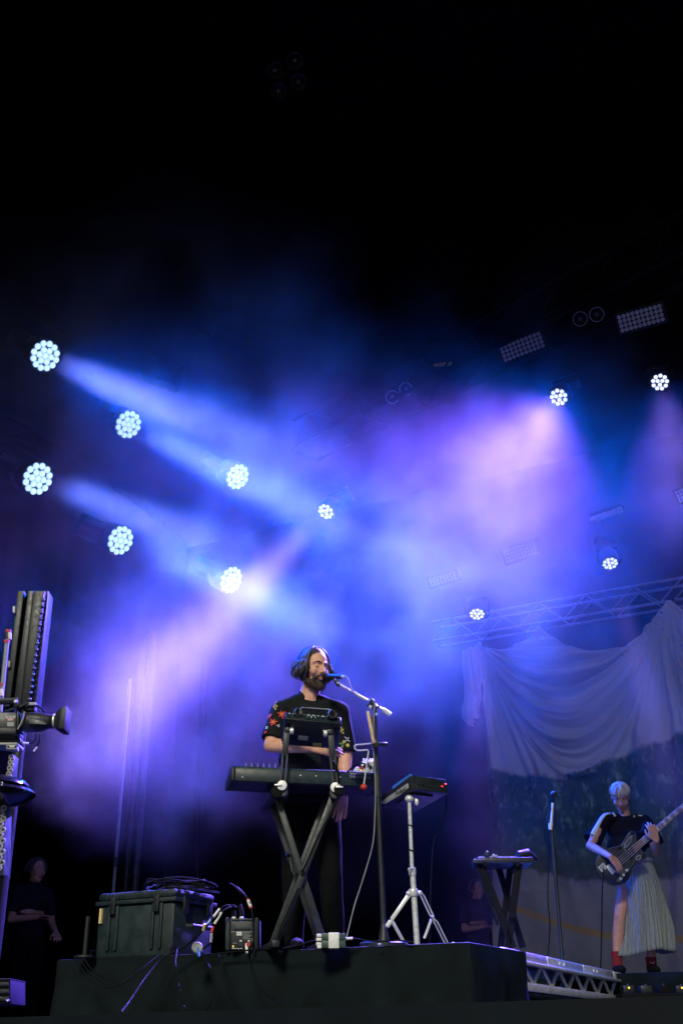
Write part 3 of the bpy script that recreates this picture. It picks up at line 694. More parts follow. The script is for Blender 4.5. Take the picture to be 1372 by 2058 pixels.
# small synthesiser on the upper tier, tilted towards the player
def synth():
    D = 6.42; a = atD(573, 1431, D); b = atD(686, 1441, D + .03); ex = (b - a).normalized(); W = (b - a).length
    t = R(38); n0 = ky - ex * ky.dot(ex); n0.normalize(); ez0 = ex.cross(n0); 
    ez0 = ez0 if ez0.z > 0 else -ez0
    ey = (n0 * math.cos(t) - ez0 * math.sin(t)); ez = (ez0 * math.cos(t) + n0 * math.sin(t))
    H = .062; root = thing('synthesizer', a - ez * H, 'small tilted synthesizer on the upper tier, rear sockets showing', 'synthesizer')
    o = lambda x, y, z: a + ex * x + ey * y + ez * (z - H)
    part(root, 'body', MB().hexa([o(0, 0, 0), o(W, 0, 0), o(W, .185, 0), o(0, .185, 0)], [o(0, 0, H), o(W, 0, H), o(W, .185, H), o(0, .185, H)]), 'dark_plastic', bev=.006)
    part(root, 'rear_panel', MB().hexa([o(.01, -.004, .006), o(W - .01, -.004, .006), o(W - .01, .002, .006), o(.01, .002, .006)], [o(.01, -.004, H - .006), o(W - .01, -.004, H - .006), o(W - .01, .002, H - .006), o(.01, .002, H - .006)]), 'key_plastic')
    for i in range(11):
        x = .025 + i * (W - .05) / 10
        part(root, 'socket', MB().lathe(o(x, -.005, H * .40), -ey, [(.0075, -.002), (.0075, .003), (.0045, .003), (.004, -.001)], 12), 'black_metal')
        part(root, 'port_label', MB().box(o(x, -.0046, H * .76), ex * (.008 if i % 3 else .004), ey * .0006, ez * .003), 'print_white')
    for x in (.13, .15, .17): part(root, 'port_label', MB().box(o(x, -.0046, H * .5), ex * .003, ey * .0006, ez * .006), 'print_white')
    for i in range(4): part(root, 'foot', MB().lathe(o(.03 + (i % 2) * (W - .06), .03 + (i // 2) * .15, -.001), -ez, [(.012, 0), (.011, .006), (.004, .008)], 12), 'rubber')
    part(root, 'rating_plate', MB().box(o(W * .36, .125, -.0008), ex * .028, ey * .014, ez * .0008), 'panel_grey')
    part(root, 'sticker', MB().box(o(W * .62, .165, -.0008), ex * .025, ey * .012, ez * .0008), mat('sticker', (.22, .24, .05), .6))
    pts = [o(.085, -.012, H * .4), o(.088, -.03, H * .9), o(.12, -.02, H * 1.25), o(.2, -.02, H * 1.3), o(.26, -.03, H * 1.0), o(.262, -.012, H * .4)]
    for k in range(2): part(root, 'patch_cable', MB().tube(crom([p + ez * k * .007 - ey * k * .006 for p in pts], 8), .0032, 7), 'cable' if k == 0 else 'cable_grey')
synth()

# silver effects unit standing on the keyboard's far end
def effects():
    D = 6.5; root = thing('effects_unit', atD(735, 1553, D), 'small silver effects unit with knobs at the keyboard end', 'effects unit')
    q = [(722, 1552), (749, 1553), (750, 1531), (728, 1529)]
    f = [atD(x, y, D) for x, y in q]; bk = [atD(x, y, D + .09) + ZU * .01 for x, y in [(724, 1550), (749, 1551), (750, 1528), (729, 1527)]]
    part(root, 'body', MB().hexa(f, bk), 'mixer_silver', bev=.003)
    part(root, 'foot_wedge', MB().hexa([atD(x, y, D - .004) for x, y in [(709, 1550), (722, 1550), (724, 1543), (715, 1542)]], [atD(x, y, D + .05) for x, y in [(709, 1549), (722, 1549), (724, 1542), (715, 1541)]]), 'mixer_silver', bev=.002)
    for x, y, m in ((726, 1543, 'tape_red'), (733, 1540, 'black_metal'), (738, 1536, 'black_metal'), (744, 1542, 'black_metal')):
        p = atD(x, y, D); part(root, 'knob', MB().lathe(p, -HD, [(.0105, -.002), (.0105, .008), (.007, .011), (.001, .012)], 14), m)
    part(root, 'indicator', MB().ell(atD(725, 1548, D - .004), RT * .004, HD * .003, ZU * .004, 8, 6), 'led_amber')
    for x in (728, 733, 741, 746): part(root, 'plug', MB().tube([atD(x, 1530, D + .03), atD(x, 1522, D + .03)], .0035, 6), 'black_metal')
    solo('patch_cable', MB().tube(crom([atD(736, 1536, D - .02), atD(722, 1534, D - .03), atD(708, 1542, D), atD(697, 1552, D + .05)], 8), .0045, 7), 'cable', atD(708, 1542, D), 'short black cable plugged into the silver effects unit', 'cable')
effects()

# ------------------------------------------------------------------ boom microphone stand with its microphone
def micstand():
    D = 6.5; base = atz(768, 1905, ZR); base = atD(771, 1898, D); base.z = ZR
    root = thing('microphone_stand', base, 'dark boom microphone stand beside the singer', 'microphone stand')
    top, mid = atD(753, 1428, D), atD(759, 1595, D)
    part(root, 'base', MB().lathe(base, ZU, [(.13, 0), (.13, .02), (.12, .03), (.03, .035), (.028, .05), (.016, .12)], 30), 'black_metal')
    part(root, 'lower_tube', MB().tube([base + ZU * .1, mid], .0155, 14), 'grey_metal'); part(root, 'grip', MB().tube([mid - ZU * .02, mid + (top - mid).normalized() * .11], .021, 14), 'black_metal')
    part(root, 'upper_tube', MB().tube([mid, top], .0105, 12), 'grey_metal')
    bt, b0, b1 = atD(784, 1437, D + .02), atD(748, 1412, D), atD(679, 1374, D + .10)
    part(root, 'boom', MB().tube([bt, b0, b1], .0065, 10), 'chrome'); part(root, 'counterweight', MB().tube([bt, bt + (b0 - bt) * .42], .016, 14), 'alu')
    part(root, 'boom_sleeve', MB().tube([b0 + (b1 - b0) * .46, b0 + (b1 - b0) * .52], .010, 10), 'chrome')
    part(root, 'clutch', MB().ell(b0, RT * .02, HD * .022, ZU * .024).tube([b0, top], .012, 10).tube([b0 - RT * .03 - ZU * .02, b0 + RT * .01 + ZU * .0], .009, 8).tube([top + RT * -.012, top + RT * .03 + ZU * .03], .006, 8), 'black_metal')
    part(root, 'clutch_knob', MB().ell(atD(744, 1421, D - .03), RT * .010, HD * .01, ZU * .012).ell(atD(756, 1436, D - .03), RT * .008, HD * .01, ZU * .010), 'chrome')
    part(root, 'mic_clip', MB().lathe(b1, RT * -.6 + ZU * .8, [(.012, -.02), (.016, 0), (.013, .02)], 14).tube([b1, atD(672, 1366, D + .11)], .009, 8), 'black_metal')
    part(root, 'clip_bolt', MB().ell(b1 - HD * .016, RT * .007, HD * .005, ZU * .006), 'chrome')
    g0, g1 = atD(653, 1361, D + .27), atD(687, 1360, D + .13); ax = (g1 - g0).normalized()
    mic = thing('microphone', g1, 'black vocal microphone held up to the singer mouth', 'microphone')
    part(mic, 'grille', MB().lathe(g0, ax, [(.004, -.012), (.018, -.006), (.025, .008), (.026, .024), (.022, .042), (.02, .048)], 22), mat('grille', (.02, .02, .022), .45, .6, var=.6, scale=260, bump=.8, bscale=500))
    part(mic, 'handle', MB().lathe(g0, ax, [(.021, .046), (.0205, .06), (.0125, (g1 - g0).length), (.006, (g1 - g0).length + .004)], 20), 'black_metal')
    part(mic, 'plug', MB().tube([g1, g1 + ax * .022], .0095, 12), 'steel_pale')
    s = g1 + ax * .02
    solo('microphone_cable', MB().tube(crom([s, atD(698, 1362, D + .08), atD(703, 1376, D + .06), atD(709, 1390, D + .04), atD(722, 1402, D + .02), atD(737, 1408, D - .02), atD(747, 1404, D - .03), atD(752, 1416, D - .03), atD(751, 1440, D - .03), atD(750, 1500, D - .03), atD(754, 1570, D - .03), atD(753, 1640, D - .03), atD(748, 1700, D - .02), atD(728, 1770, D), atD(712, 1820, D), atD(697, 1880, D - .02), atD(690, 1896, D - .06)], 8), .0036, 7), 'cable_grey', atD(690, 1896, D - .06), 'thin grey microphone cable trailing down the boom stand', 'cable')
    side = part(root, 'spare_tube', MB().tube([atD(747, 1440, D + .02), atD(754, 1560, D + .02), atD(764, 1780, D + .02)], .008, 8), 'black_metal')
    return D
micstand()
def vibraslap():
    D = 6.44; root = thing('vibraslap', atD(751, 1496, D), 'vibraslap with wooden box and red ball clamped to the microphone stand', 'vibraslap')
    part(root, 'rod', MB().tube(crom([atD(746, 1494, D), atD(730, 1496, D), atD(716, 1497, D), atD(712, 1502, D), atD(717, 1508, D), atD(730, 1508, D), atD(738, 1507, D)], 6) + [atD(740, 1511, D), atD(736, 1540, D), atD(731, 1577, D)], .0042, 8), 'chrome')
    part(root, 'ball', MB().ell(atD(730.5, 1582, D), RT * .0205, HD * .0205, ZU * .0195), 'red_wood')
    part(root, 'sound_box', MB().bar(atD(738.5, 1431, D), atD(750.5, 1495, D), .017, .05, HD), 'wood', bev=.003)
    part(root, 'clamp', MB().box(atD(753, 1497, D + .03), RT * .018, HD * .035, ZU * .02).tube([atD(758, 1495, D + .03), atD(778, 1496, D + .05)], .012, 8), 'black_metal', bev=.003)
vibraslap()
# ------------------------------------------------------------------ percussion pad on its chrome stand
def pad():
    D = 6.42; A = atD(824, 1556, D)
    u = atD(752, 1600, D + .30) - A; w_ = atD(888, 1580, D + .25) - A
    u1 = u.normalized(); w1 = (w_ - u1 * w_.dot(u1)).normalized(); n = u1.cross(w1)
    if n.z < 0: n = -n
    Lu, Lw, T = .32, w_.length * .80, .085
    root = thing('percussion_pad', A - n * T, 'black electronic percussion pad tilted on a chrome stand', 'percussion pad')
    o = lambda a, b, c: A + u1 * a + w1 * b + n * (c - T)
    part(root, 'body', MB().hexa([o(0, 0, 0), o(Lu, 0, .0), o(Lu, Lw, .0), o(0, Lw, 0)], [o(0, 0, T), o(Lu, 0, T * .8), o(Lu, Lw, T * .8), o(0, Lw, T)]), 'dark_plastic', bev=.007)
    for i in range(3):
        for j in range(3):
            c = o(.06 + i * .11, .05 + j * (Lw - .1) / 2, T + .001); part(root, 'pad', MB().box(c - n * T * .2 * (.06 + i * .11) / Lu, u1 * .05, w1 * (Lw / 7), n * .006), 'rubber', bev=.004)
    part(root, 'blue_edge', MB().hexa([o(-.002, -.003, T * .86), o(Lu * .55, -.003, T * .72), o(Lu * .55, .012, T * .74), o(-.002, .012, T * .88)], [o(-.002, -.003, T * 1.03), o(Lu * .55, -.003, T * .90), o(Lu * .55, .012, T * .92), o(-.002, .012, T * 1.05)]), 'blue_plastic')
    pp = [(.03, .012), (.12, .0), (.26, .0), (.30, .012), (.30, .026), (.03, .040)]
    pl = part(root, 'name_plate', MB().prism([o(a, -.004, c + .004) for a, c in pp], w1 * .006), 'panel_grey', bev=.001)
    text_mesh('Roland', .034, o(.10, -.0058, .022), -u1, n, 'paint_black', pl)
    for b, c in ((Lw - .015, T * .62), (Lw - .045, T * .42)): part(root, 'indicator', MB().ell(o(-.003, b, c), u1 * .004, w1 * .009, n * .005, 10, 6), 'led_red')
    for k in range(6): part(root, 'socket', MB().lathe(o(-.002, .05 + k * .03, T * .35), -u1, [(.008, -.002), (.008, .003), (.005, .003), (.004, 0)], 10), 'black_metal')
    part(root, 'mount_plate', MB().box(o(.13, Lw * .42, -.006), u1 * .08, w1 * .07, n * .005), 'black_metal')
    solo('pad_cable', MB().tube(crom([o(-.004, Lw - .012, T * .5), atD(893, 1586, D + .2), atD(896, 1620, D + .2), atD(886, 1660, D + .25), atD(872, 1690, D + .3), atD(866, 1760, D + .3), atD(862, 1905, D + .3)], 8), .0045, 7), 'cable', atD(862, 1905, D + .3), 'black cable looping down from the percussion pad', 'cable')
    # stand
    S = D + .06; base = atD(838, 1900, S); base.z = ZR; top = atD(822, 1606, S)
    st = thing('pad_stand', base, 'bright chrome tripod stand under the percussion pad', 'stand')
    d = (top - base).normalized(); k = lambda x, y, dd=0: atD(x, y, S + dd)
    part(st, 'lower_tube', MB().tube([base + ZU * .004, k(828, 1745)], .0155, 14), 'chrome'); part(st, 'upper_tube', MB().tube([k(828, 1760), top], .011, 14), 'chrome')
    part(st, 'memory_clamp', MB().lathe(k(828, 1752), d, [(.02, -.02), (.021, .0), (.02, .022)], 14).tube([k(828, 1745, -.03), k(820, 1747, -.05)], .006, 8), 'chrome')
    part(st, 'ball_mount', MB().ell(top, RT * .026, HD * .026, ZU * .022).tube([top, top + ZU * .05 + HD * .06], .016, 10), 'chrome')
    part(st, 'wing_screw', MB().ell(k(837, 1612, -.02), RT * .012, HD * .008, ZU * .02).tube([k(834, 1605), k(836, 1612, -.02)], .006, 8), 'chrome')
    cl = k(830, 1794); part(st, 'collar', MB().lathe(cl, d, [(.022, -.02), (.026, -.012), (.026, .012), (.022, .02)], 16).ell(k(821, 1796, -.01), RT * .016, HD * .014, ZU * .014).ell(k(842, 1795, .02), RT * .016, HD * .014, ZU * .014), 'chrome')
    def flat(p, q, nm='leg', w_=.017, m='chrome'): return part(st, nm, MB().bar(p, q, w_, .008, HD), m, bev=.002)
    lk, lf = k(786, 1850, -.02), k(811, 1893, .02)
    flat(k(822, 1799, -.01), lk); flat(k(822, 1796, .02), k(786, 1847, .02)); flat(lk + ZU * .004, lf, 'strut'); part(st, 'foot', MB().caps(k(783, 1854, -.02), k(779, 1860, -.02), .013, .013), 'white_paint')
    rk, rf = k(869, 1843, .06), k(898, 1896, .12)
    for dx in (-3.4, 3.4): part(st, 'leg', MB().tube([k(842 + dx, 1794, .01), k(848 + dx, 1800, .02), k(866 + dx, 1838, .06), k(871, 1846, .06), k(875 + dx, 1853, .07), k(896 + dx, 1895, .12)], .0042, 8), 'chrome')
    flat(k(866, 1848, .08), k(852, 1886, .02), 'strut', .014); part(st, 'rivet', MB().ell(rk, RT * .008, HD * .012, ZU * .01), 'chrome')
    bk = atD(834, 1890, S + .4); bk.z = ZR + .02; flat(k(832, 1796, .03), bk); part(st, 'foot', MB().caps(bk, bk - ZU * .005 + HD * .02, .014, .014), 'rubber')
    for y in (1660, 1710, 1745): part(st, 'cable_tie', MB().torus(k(825.5 + (y - 1660) * .03, y), d + RT * .4, .014, .004, 14, 6), 'rubber')
pad()

# ------------------------------------------------------------------ stacked boxes, power box, case and cables on the riser
def dibox():
    D = 6.28; root = thing('pedal_box', atD(668, 1905, D), 'two stacked green boxes bound with white tape on the riser edge', 'box')
    for y0, y1 in ((1875.5, 1889), (1890, 1905)):
        mb = MB(); pxbox(mb, 646, y0, 694, y1, D, .12); part(root, 'enclosure', mb, mat('enclosure', (.03, .07, .05), .5, var=.2), bev=.003)
    mb = MB(); pxbox(mb, 660, 1874, 681, 1905.5, D - .004, .128); part(root, 'tape_band', mb, 'white_paint', bev=.001)
    for x, y in ((640, 1880), (639, 1888), (639, 1897), (641, 1903)):
        mb = MB(); pxbox(mb, x - 4, y - 3.4, 646, y + 3, D + .02, .03); part(root, 'plug', mb, 'white_paint', bev=.003)
    part(root, 'jack_plug', MB().tube([atD(694, 1887, D + .04), atD(709, 1886, D + .04)], .0075, 10), 'steel_pale')
dibox()
def powerbox():
    D = 6.72; root = thing('power_box', atD(486, 1912, D), 'black power supply box with round connectors and rating label', 'power supply')
    mb = MB(); pxbox(mb, 463, 1851, 509, 1909, D, .2); part(root, 'body', mb, 'dark_plastic', bev=.008)
    mb = MB(); pxbox(mb, 452, 1843, 463, 1911, D + .03, .2); pxbox(mb, 509.5, 1843, 520, 1908, D + .03, .2); part(root, 'side_bumper', mb, 'case_plastic', bev=.012)
    mb = MB(); pxbox(mb, 465, 1846, 508, 1850.5, D + .02, .17); part(root, 'top_panel', mb, 'case_plastic', bev=.004)
    mb = MB(); pxbox(mb, 468, 1861, 504, 1869, D - .006, .01); part(root, 'handle_recess', mb, 'case_plastic', bev=.002)
    def lab(x0, y0, x1, y1, m, n='label'): mb = MB(); pxbox(mb, x0, y0, x1, y1, D - .0015, .001); return part(root, n, mb, m)
    lb = lab(475.5, 1872.5, 486, 1880, 'print_white'); lab(477, 1875, 484, 1876.3, 'paint_black', 'print_line').location = (0, 0, 0)
    for i in range(7): lab(488, 1872 + i * 2.4, 506 - (i % 3) * 3, 1873 + i * 2.4, 'print_grey', 'print_line')
    lab(464, 1872, 474, 1873.2, 'print_grey', 'print_line'); lab(467.5, 1895, 476, 1896.2, 'print_grey', 'print_line')
    for x, m in ((484, 'grey_metal'), (500, 'grey_metal')):
        c = atD(x, 1896.5, D - .002)
        cn = part(root, 'connector', MB().torus(c, HD, .0135, .0025).lathe(c, -HD, [(.0125, -.004), (.0125, .002), (.003, .002)], 18), m)
        mb = MB(); pxbox(mb, x - 2, 1889.5, x + 2, 1892, D - .008, .008); part(cn, 'latch', mb, 'steel_pale')
    part(root, 'connector_plug', MB().tube([atD(500, 1897, D), atD(499, 1898, D - .05)], .011, 12), 'tape_red')
    part(root, 'connector_shell', MB().tube([atD(495.5, 1897, D - .03), atD(496.5, 1918, D - .05)], [.009, .007], 12), 'steel_pale')
    part(root, 'indicator', MB().ell(atD(468.5, 1902, D - .002), RT * .004, HD * .003, ZU * .005, 8, 6), 'led_amber')
    part(root, 'edge_strip', MB().tube([atD(466, 1906.5, D - .003), atD(487, 1906.5, D - .003)], .0018, 6).tube([atD(498, 1905.5, D - .003), atD(507, 1905.5, D - .003)], .0022, 6), 'steel_pale')
    for x in (470, 485.5):
        part(root, 'plug_collar', MB().ell(atD(x, 1845, D + .03), RT * .013, HD * .012, ZU * .008), 'white_paint')
        part(root, 'plug_boot', MB().tube([atD(x, 1844, D + .05), atD(x - 1, 1832, D + .05), atD(x - 3, 1818, D + .06)], [.014, .016, .009], 10), 'cable')
    part(root, 'warning_sticker', MB().box(atD(507.6, 1892, D - .001), RT * .0025, HD * .001, ZU * .012), 'print_white')
powerbox()
def cable(pts, r, label, m='cable', sub=None, base=None):
    P = crom(pts, 8); o = solo('cable', MB().tube(P, r, 7), m, base or P[-1], label, 'cable'); return o
def ring(o, p, q, r, m, nm='tape_band'): part(o, nm, MB().tube([p, q], r, 8), m)
K = lambda x, y, D: atD(x, y, D)
def bundle():
    c = cable([K(472, 1822, 6.76), K(455, 1820, 6.72), K(440, 1828, 6.7), K(428, 1845, 6.66), K(415, 1862, 6.66), K(398, 1880, 6.72), K(372, 1902, 6.8), K(330, 1925, 6.82), K(296, 1960, 6.72), K(262, 2010, 6.5), K(244, 2034, 6.2)], .0055, 'long black cable from the power box crossing the riser skirt')
    ring(c, K(441, 1827, 6.69), K(429, 1843, 6.655), .0075, 'white_paint'); ring(c, K(424, 1848, 6.655), K(416, 1858, 6.65), .0072, 'blue_plastic')
    ring(c, K(412, 1857, 6.64), K(409, 1870, 6.66), .009, 'tape_yellow')
    c = cable([K(476, 1823, 6.78), K(462, 1824, 6.72), K(447, 1832, 6.68), K(434, 1850, 6.66), K(426, 1872, 6.66), K(424, 1890, 6.68), K(418, 1900, 6.72), K(398, 1912, 6.78)], .0055, 'tagged cable bending from the power box to the case')
    ring(c, K(445, 1834, 6.675), K(431, 1857, 6.655), .0075, 'white_paint'); ring(c, K(429, 1862, 6.655), K(425, 1874, 6.655), .0075, 'tape_red'); ring(c, K(425.5, 1876, 6.655), K(424, 1893, 6.68), .0075, 'print_white')
    c = cable([K(462, 1776, 6.9), K(470, 1780, 6.86), K(486, 1793, 6.8), K(497, 1806, 6.74), K(504, 1822, 6.68), K(508, 1845, 6.66), K(510, 1880, 6.66), K(506, 1905, 6.64)], .0055, 'upright cable arching over the power box with a red tag')
    ring(c, K(476, 1784, 6.84), K(490, 1797, 6.785), .0085, 'grey_metal', 'connector_shell'); ring(c, K(498.5, 1809, 6.73), K(504.5, 1824, 6.675), .009, 'white_paint'); ring(c, K(497.8, 1807.5, 6.73), K(499, 1810.5, 6.725), .0093, 'tape_red'); ring(c, K(504, 1823, 6.675), K(505, 1826, 6.67), .0093, 'tape_red')
    cable([K(404, 1909, 6.72), K(412, 1926, 6.6), K(424, 1950, 6.5), K(430, 1975, 6.42), K(427, 2002, 6.36), K(415, 2030, 6.25)], .005, 'cable dropping from the white plug over the riser skirt')
    cable([K(440, 1914, 6.72), K(442, 1930, 6.5), K(450, 1975, 6.42), K(464, 2005, 6.36), K(482, 2028, 6.2)], .0045, 'cable hanging down the riser skirt below the power box')
    cable([K(497, 1918, 6.66), K(500, 1932, 6.45), K(512, 1965, 6.36), K(534, 1995, 6.3), K(562, 2016, 6.15)], .0045, 'cable curving down the riser skirt beyond the power box')
    cable([K(356, 1908, 6.8), K(353, 1938, 6.62), K(359, 1980, 6.5), K(368, 2015, 6.42), K(374, 2032, 6.3)], .0045, 'cable hanging below the corner of the case')
    for i in range(3): cable([K(150 + i * 9, 1925, 7.0), K(168 + i * 10, 1952, 6.86), K(190 + i * 12, 1975 - i * 4, 6.78), K(212 + i * 8, 1984 - i * 2, 6.74), K(248, 1976, 6.72), K(282, 1950, 6.76), K(318, 1921, 6.86)], .0042, ('lowest', 'middle', 'topmost')[i] + ' of three cables sagging on the riser below the case')
    cable([K(640, 1888, 6.31), K(622, 1893, 6.36), K(600, 1900, 6.42), K(560, 1907, 6.5), K(520, 1908, 6.6), K(440, 1916, 6.74)], .005, 'cable running along the riser edge from the taped boxes')
    cable([K(709, 1886, 6.3), K(730, 1889, 6.34), K(760, 1892, 6.3), K(800, 1890, 6.25), K(830, 1894, 6.2)], .004, 'cable running from the taped boxes to the pad stand')
    cable([K(606, 1752, 6.46), K(616, 1735, 6.45), K(640, 1680, 6.44), K(662, 1640, 6.44), K(676, 1610, 6.44), K(680, 1560, 6.42), K(672, 1535, 6.40), K(668, 1530, 6.40)], .006, 'black cable strapped along the keyboard stand leg')
    cable([K(600, 1785, 6.46), K(575, 1840, 6.46), K(562, 1870, 6.46), K(556, 1900, 6.46)], .006, 'black cable on the lower keyboard stand leg')
    p = K(397, 1904, 6.64); root = thing('cable_plug', p, 'white round plug lying on the riser edge', 'plug')
    part(root, 'plug_face', MB().lathe(p, -HD + ZU * .2 + RT * .3, [(.026, -.03), (.03, -.01), (.03, .0), (.024, .004), (.022, .0), (.008, -.002), (.006, .006), (.001, .007)], 22), 'panel_grey')
    part(root, 'plug_tail', MB().tube([p, p + RT * .015 - ZU * .05 - HD * .02], .007, 8), 'blue_plastic')
bundle()
def case():
    c0 = atz(343, 1919, ZR) + HD * .06; c0.z = ZR
    xf = (rA - rB).normalized(); yf = V((-xf.y, xf.x, 0)); yf = yf if yf.dot(HD) > 0 else -yf
    W, Dp, H, lid = .60, .42, .375, .075
    root = thing('equipment_case', c0, 'dark ribbed hard equipment case with a yellow tape tag', 'case')
    o = lambda x, y, z: c0 + xf * x + yf * y + ZU * z
    def bx(n, x0, x1, y0, y1, z0, z1, m, bev=.01, par=None): return part(par or root, n, MB().hexa([o(x0, y0, z0), o(x1, y0, z0), o(x1, y1, z0), o(x0, y1, z0)], [o(x0, y0, z1), o(x1, y0, z1), o(x1, y1, z1), o(x0, y1, z1)]), m, bev)
    bx('body', .012, W - .012, .012, Dp - .012, .0, H - lid, 'case_plastic', .02)
    bx('rim', -.004, W + .004, -.004, Dp + .004, H - lid + .001, H - lid + .026, 'case_plastic', .006)
    ld_ = bx('lid', .006, W - .006, .006, Dp - .006, H - lid + .027, H, 'case_plastic', .022)
    for xc in (.13, .46):
        for k in (-.03, .03): bx('rib', xc + k - .011, xc + k + .011, -.004, .013, .04, H - lid - .004, 'case_plastic', .005)
        for k in range(5): bx('rib', xc - .055 + k * .0275 - .005, xc - .055 + k * .0275 + .005, -.001, .012, H - lid + .03, H - .012, 'case_plastic', .003, ld_)
        lt = bx('latch', xc - .02, xc + .02, -.016, -.005, H - lid - .055, H - lid + .045, 'dark_plastic', .005)
    hb = part(root, 'handle', MB().tube([o(-.004, .12, .17), o(-.045, .12, .17), o(-.045, .32, .17), o(-.004, .32, .17)], .012, 10), 'dark_plastic')
    for y in (.1, .34): bx('side_latch', -.014, -.0, y - .025, y + .025, H - lid - .06, H - lid + .04, 'dark_plastic', .005)
    for x in (0, W): bx('corner_bumper', x - .012, x + .012, -.008, .03, .0, .05, 'rubber', .006)
    bx('tape_tag', .548, .565, -.0025, .012, .20, .285, 'tape_yellow', 0)
    pc = o(.02, .2, H + .03); root2 = thing('cable_coil', o(.1, .2, H), 'coil of thin black cables lying on the case', 'cable')
    for k in range(7):
        pts = []; r0 = .13 + .012 * k; ph = k * .4
        for i in range(29):
            a = 2 * PI * i / 26 + ph; rr = r0 * (1 + .1 * math.sin(3 * a + k)); pts.append(o(.14 + rr * 1.15 * math.cos(a), .2 + rr * .9 * math.sin(a), H + .012 + .009 * (k % 4) + .022 * (1 + math.sin(a * 2 + k)) * .8))
        part(root2, 'loop', MB().tube(pts, .0055, 7), 'cable')
    solo('flat_bar', MB().bar(o(-.03, .02, H + .006), o(-.02, .40, H + .012), .022, .012), 'grey_metal', o(-.02, .2, H + .005), 'thin metal bar resting along the edge of the case lid', 'bar')
case()
p = atz(152, 1920, ZR - .004) + HD * .25; p.z = ZR; q = atD(160, 1842, (p - CAM).dot(HD))
root = thing('stand_pole', p, 'short thin post standing behind the case corner', 'post'); part(root, 'tube', MB().tube([p, V((p.x, p.y, q.z))], .014, 10), 'grey_metal'); part(root, 'foot', MB().lathe(p, ZU, [(.06, 0), (.06, .01), (.02, .016)], 16), 'black_metal')
for i, (x, y, lab) in enumerate(((231, 1933, 'below the case'), (402, 1921.5, 'below the white plug'), (509, 1920.5, 'below the power box'), (762, 1899, 'below the microphone stand'), (910, 1896, 'beside the pad stand foot'))):
    p = atz(x, y, ZR) - HD * .0; p = atz(x, y - (.5 if i else 3), ZR)
    solo('gaffer_pin', MB().ell(p + ZU * .002, RT * .009, HD * .006, ZU * .004, 10, 6), 'white_paint', p, 'tiny white pin on the riser edge ' + lab, 'pin', 'white pins on the riser edge')

# ------------------------------------------------------------------ rear keyboard on crossed legs
def xkeys():
    D = 8.6; base = atD(1020, 1905, D); base.z = ZT0
    root = thing('crossed_stand', base, 'black crossed-leg stand near the silver walkway', 'keyboard stand')
    for (x0, y0, x1, y1, d, w_) in ((965, 1735, 1030, 1905, 0, .05), (1042, 1735, 1020, 1905, 0, .05), (1000, 1740, 1050, 1905, .25, .045), (1025, 1738, 1005, 1905, .25, .045), (958, 1745, 1000, 1860, -.05, .02)):
        p, q = atD(x0, y0, D + d), atD(x1, y1, D + d); q.z = max(q.z, ZT0 + .01); part(root, 'leg', MB().bar(p, q, w_, .03, HD), 'rubber', bev=.004)
    for x in (975, 1040): part(root, 'tier_arm', MB().bar(atD(x, 1737, D - .05), atD(x, 1737, D - .05) + HD * .4, .035, .03), 'rubber', bev=.004)
    part(root, 'pivot', MB().tube([atD(1027, 1840, D - .06), atD(1027, 1840, D + .3)], .02, 10), 'rubber')
    a = atD(957, 1731, D - .05); k = thing('keyboard', a, 'dark keyboard with small boxes on top on the crossed-leg stand', 'keyboard')
    mb = MB(); pxbox(mb, 957, 1722, 1072, 1735, D - .05, .32); part(k, 'body', mb, 'dark_plastic', bev=.012)
    part(k, 'end_cheek', MB().tube([atD(1040, 1719, D), atD(1058, 1717, D + .02), atD(1076, 1727, D + .1)], [.03, .04, .02], 12), 'dark_plastic')
    for i in range(14): mb = MB(); pxbox(mb, 962 + i * 7.4, 1720.5, 968 + i * 7.4, 1722.5, D + .12, .14); part(k, 'key', mb, 'panel_grey')
    for (x0, y0, x1, y1, m, n, lab) in ((975, 1711, 984, 1722, 'grey_metal', 'knob_box', 'small grey knobbed box on the rear keyboard'), (950, 1727, 971, 1735, 'dark_plastic', 'pedal', 'flat dark pedal at the end of the rear keyboard'), (988, 1718, 999, 1723, 'panel_grey', 'tuner', 'pale slim box on the rear keyboard')):
        mb = MB(); pxbox(mb, x0, y0, x1, y1, D - .06, .08); r2 = thing(n, atD(x0, y1, D), lab, 'box'); part(r2, 'body', mb, m, bev=.004)
        mb = MB(); pxbox(mb, x0 + 2, y0 - 1.5, x0 + 5, y0 + .2, D - .04, .02); part(r2, 'knob', mb, 'chrome', bev=.002)
xkeys()
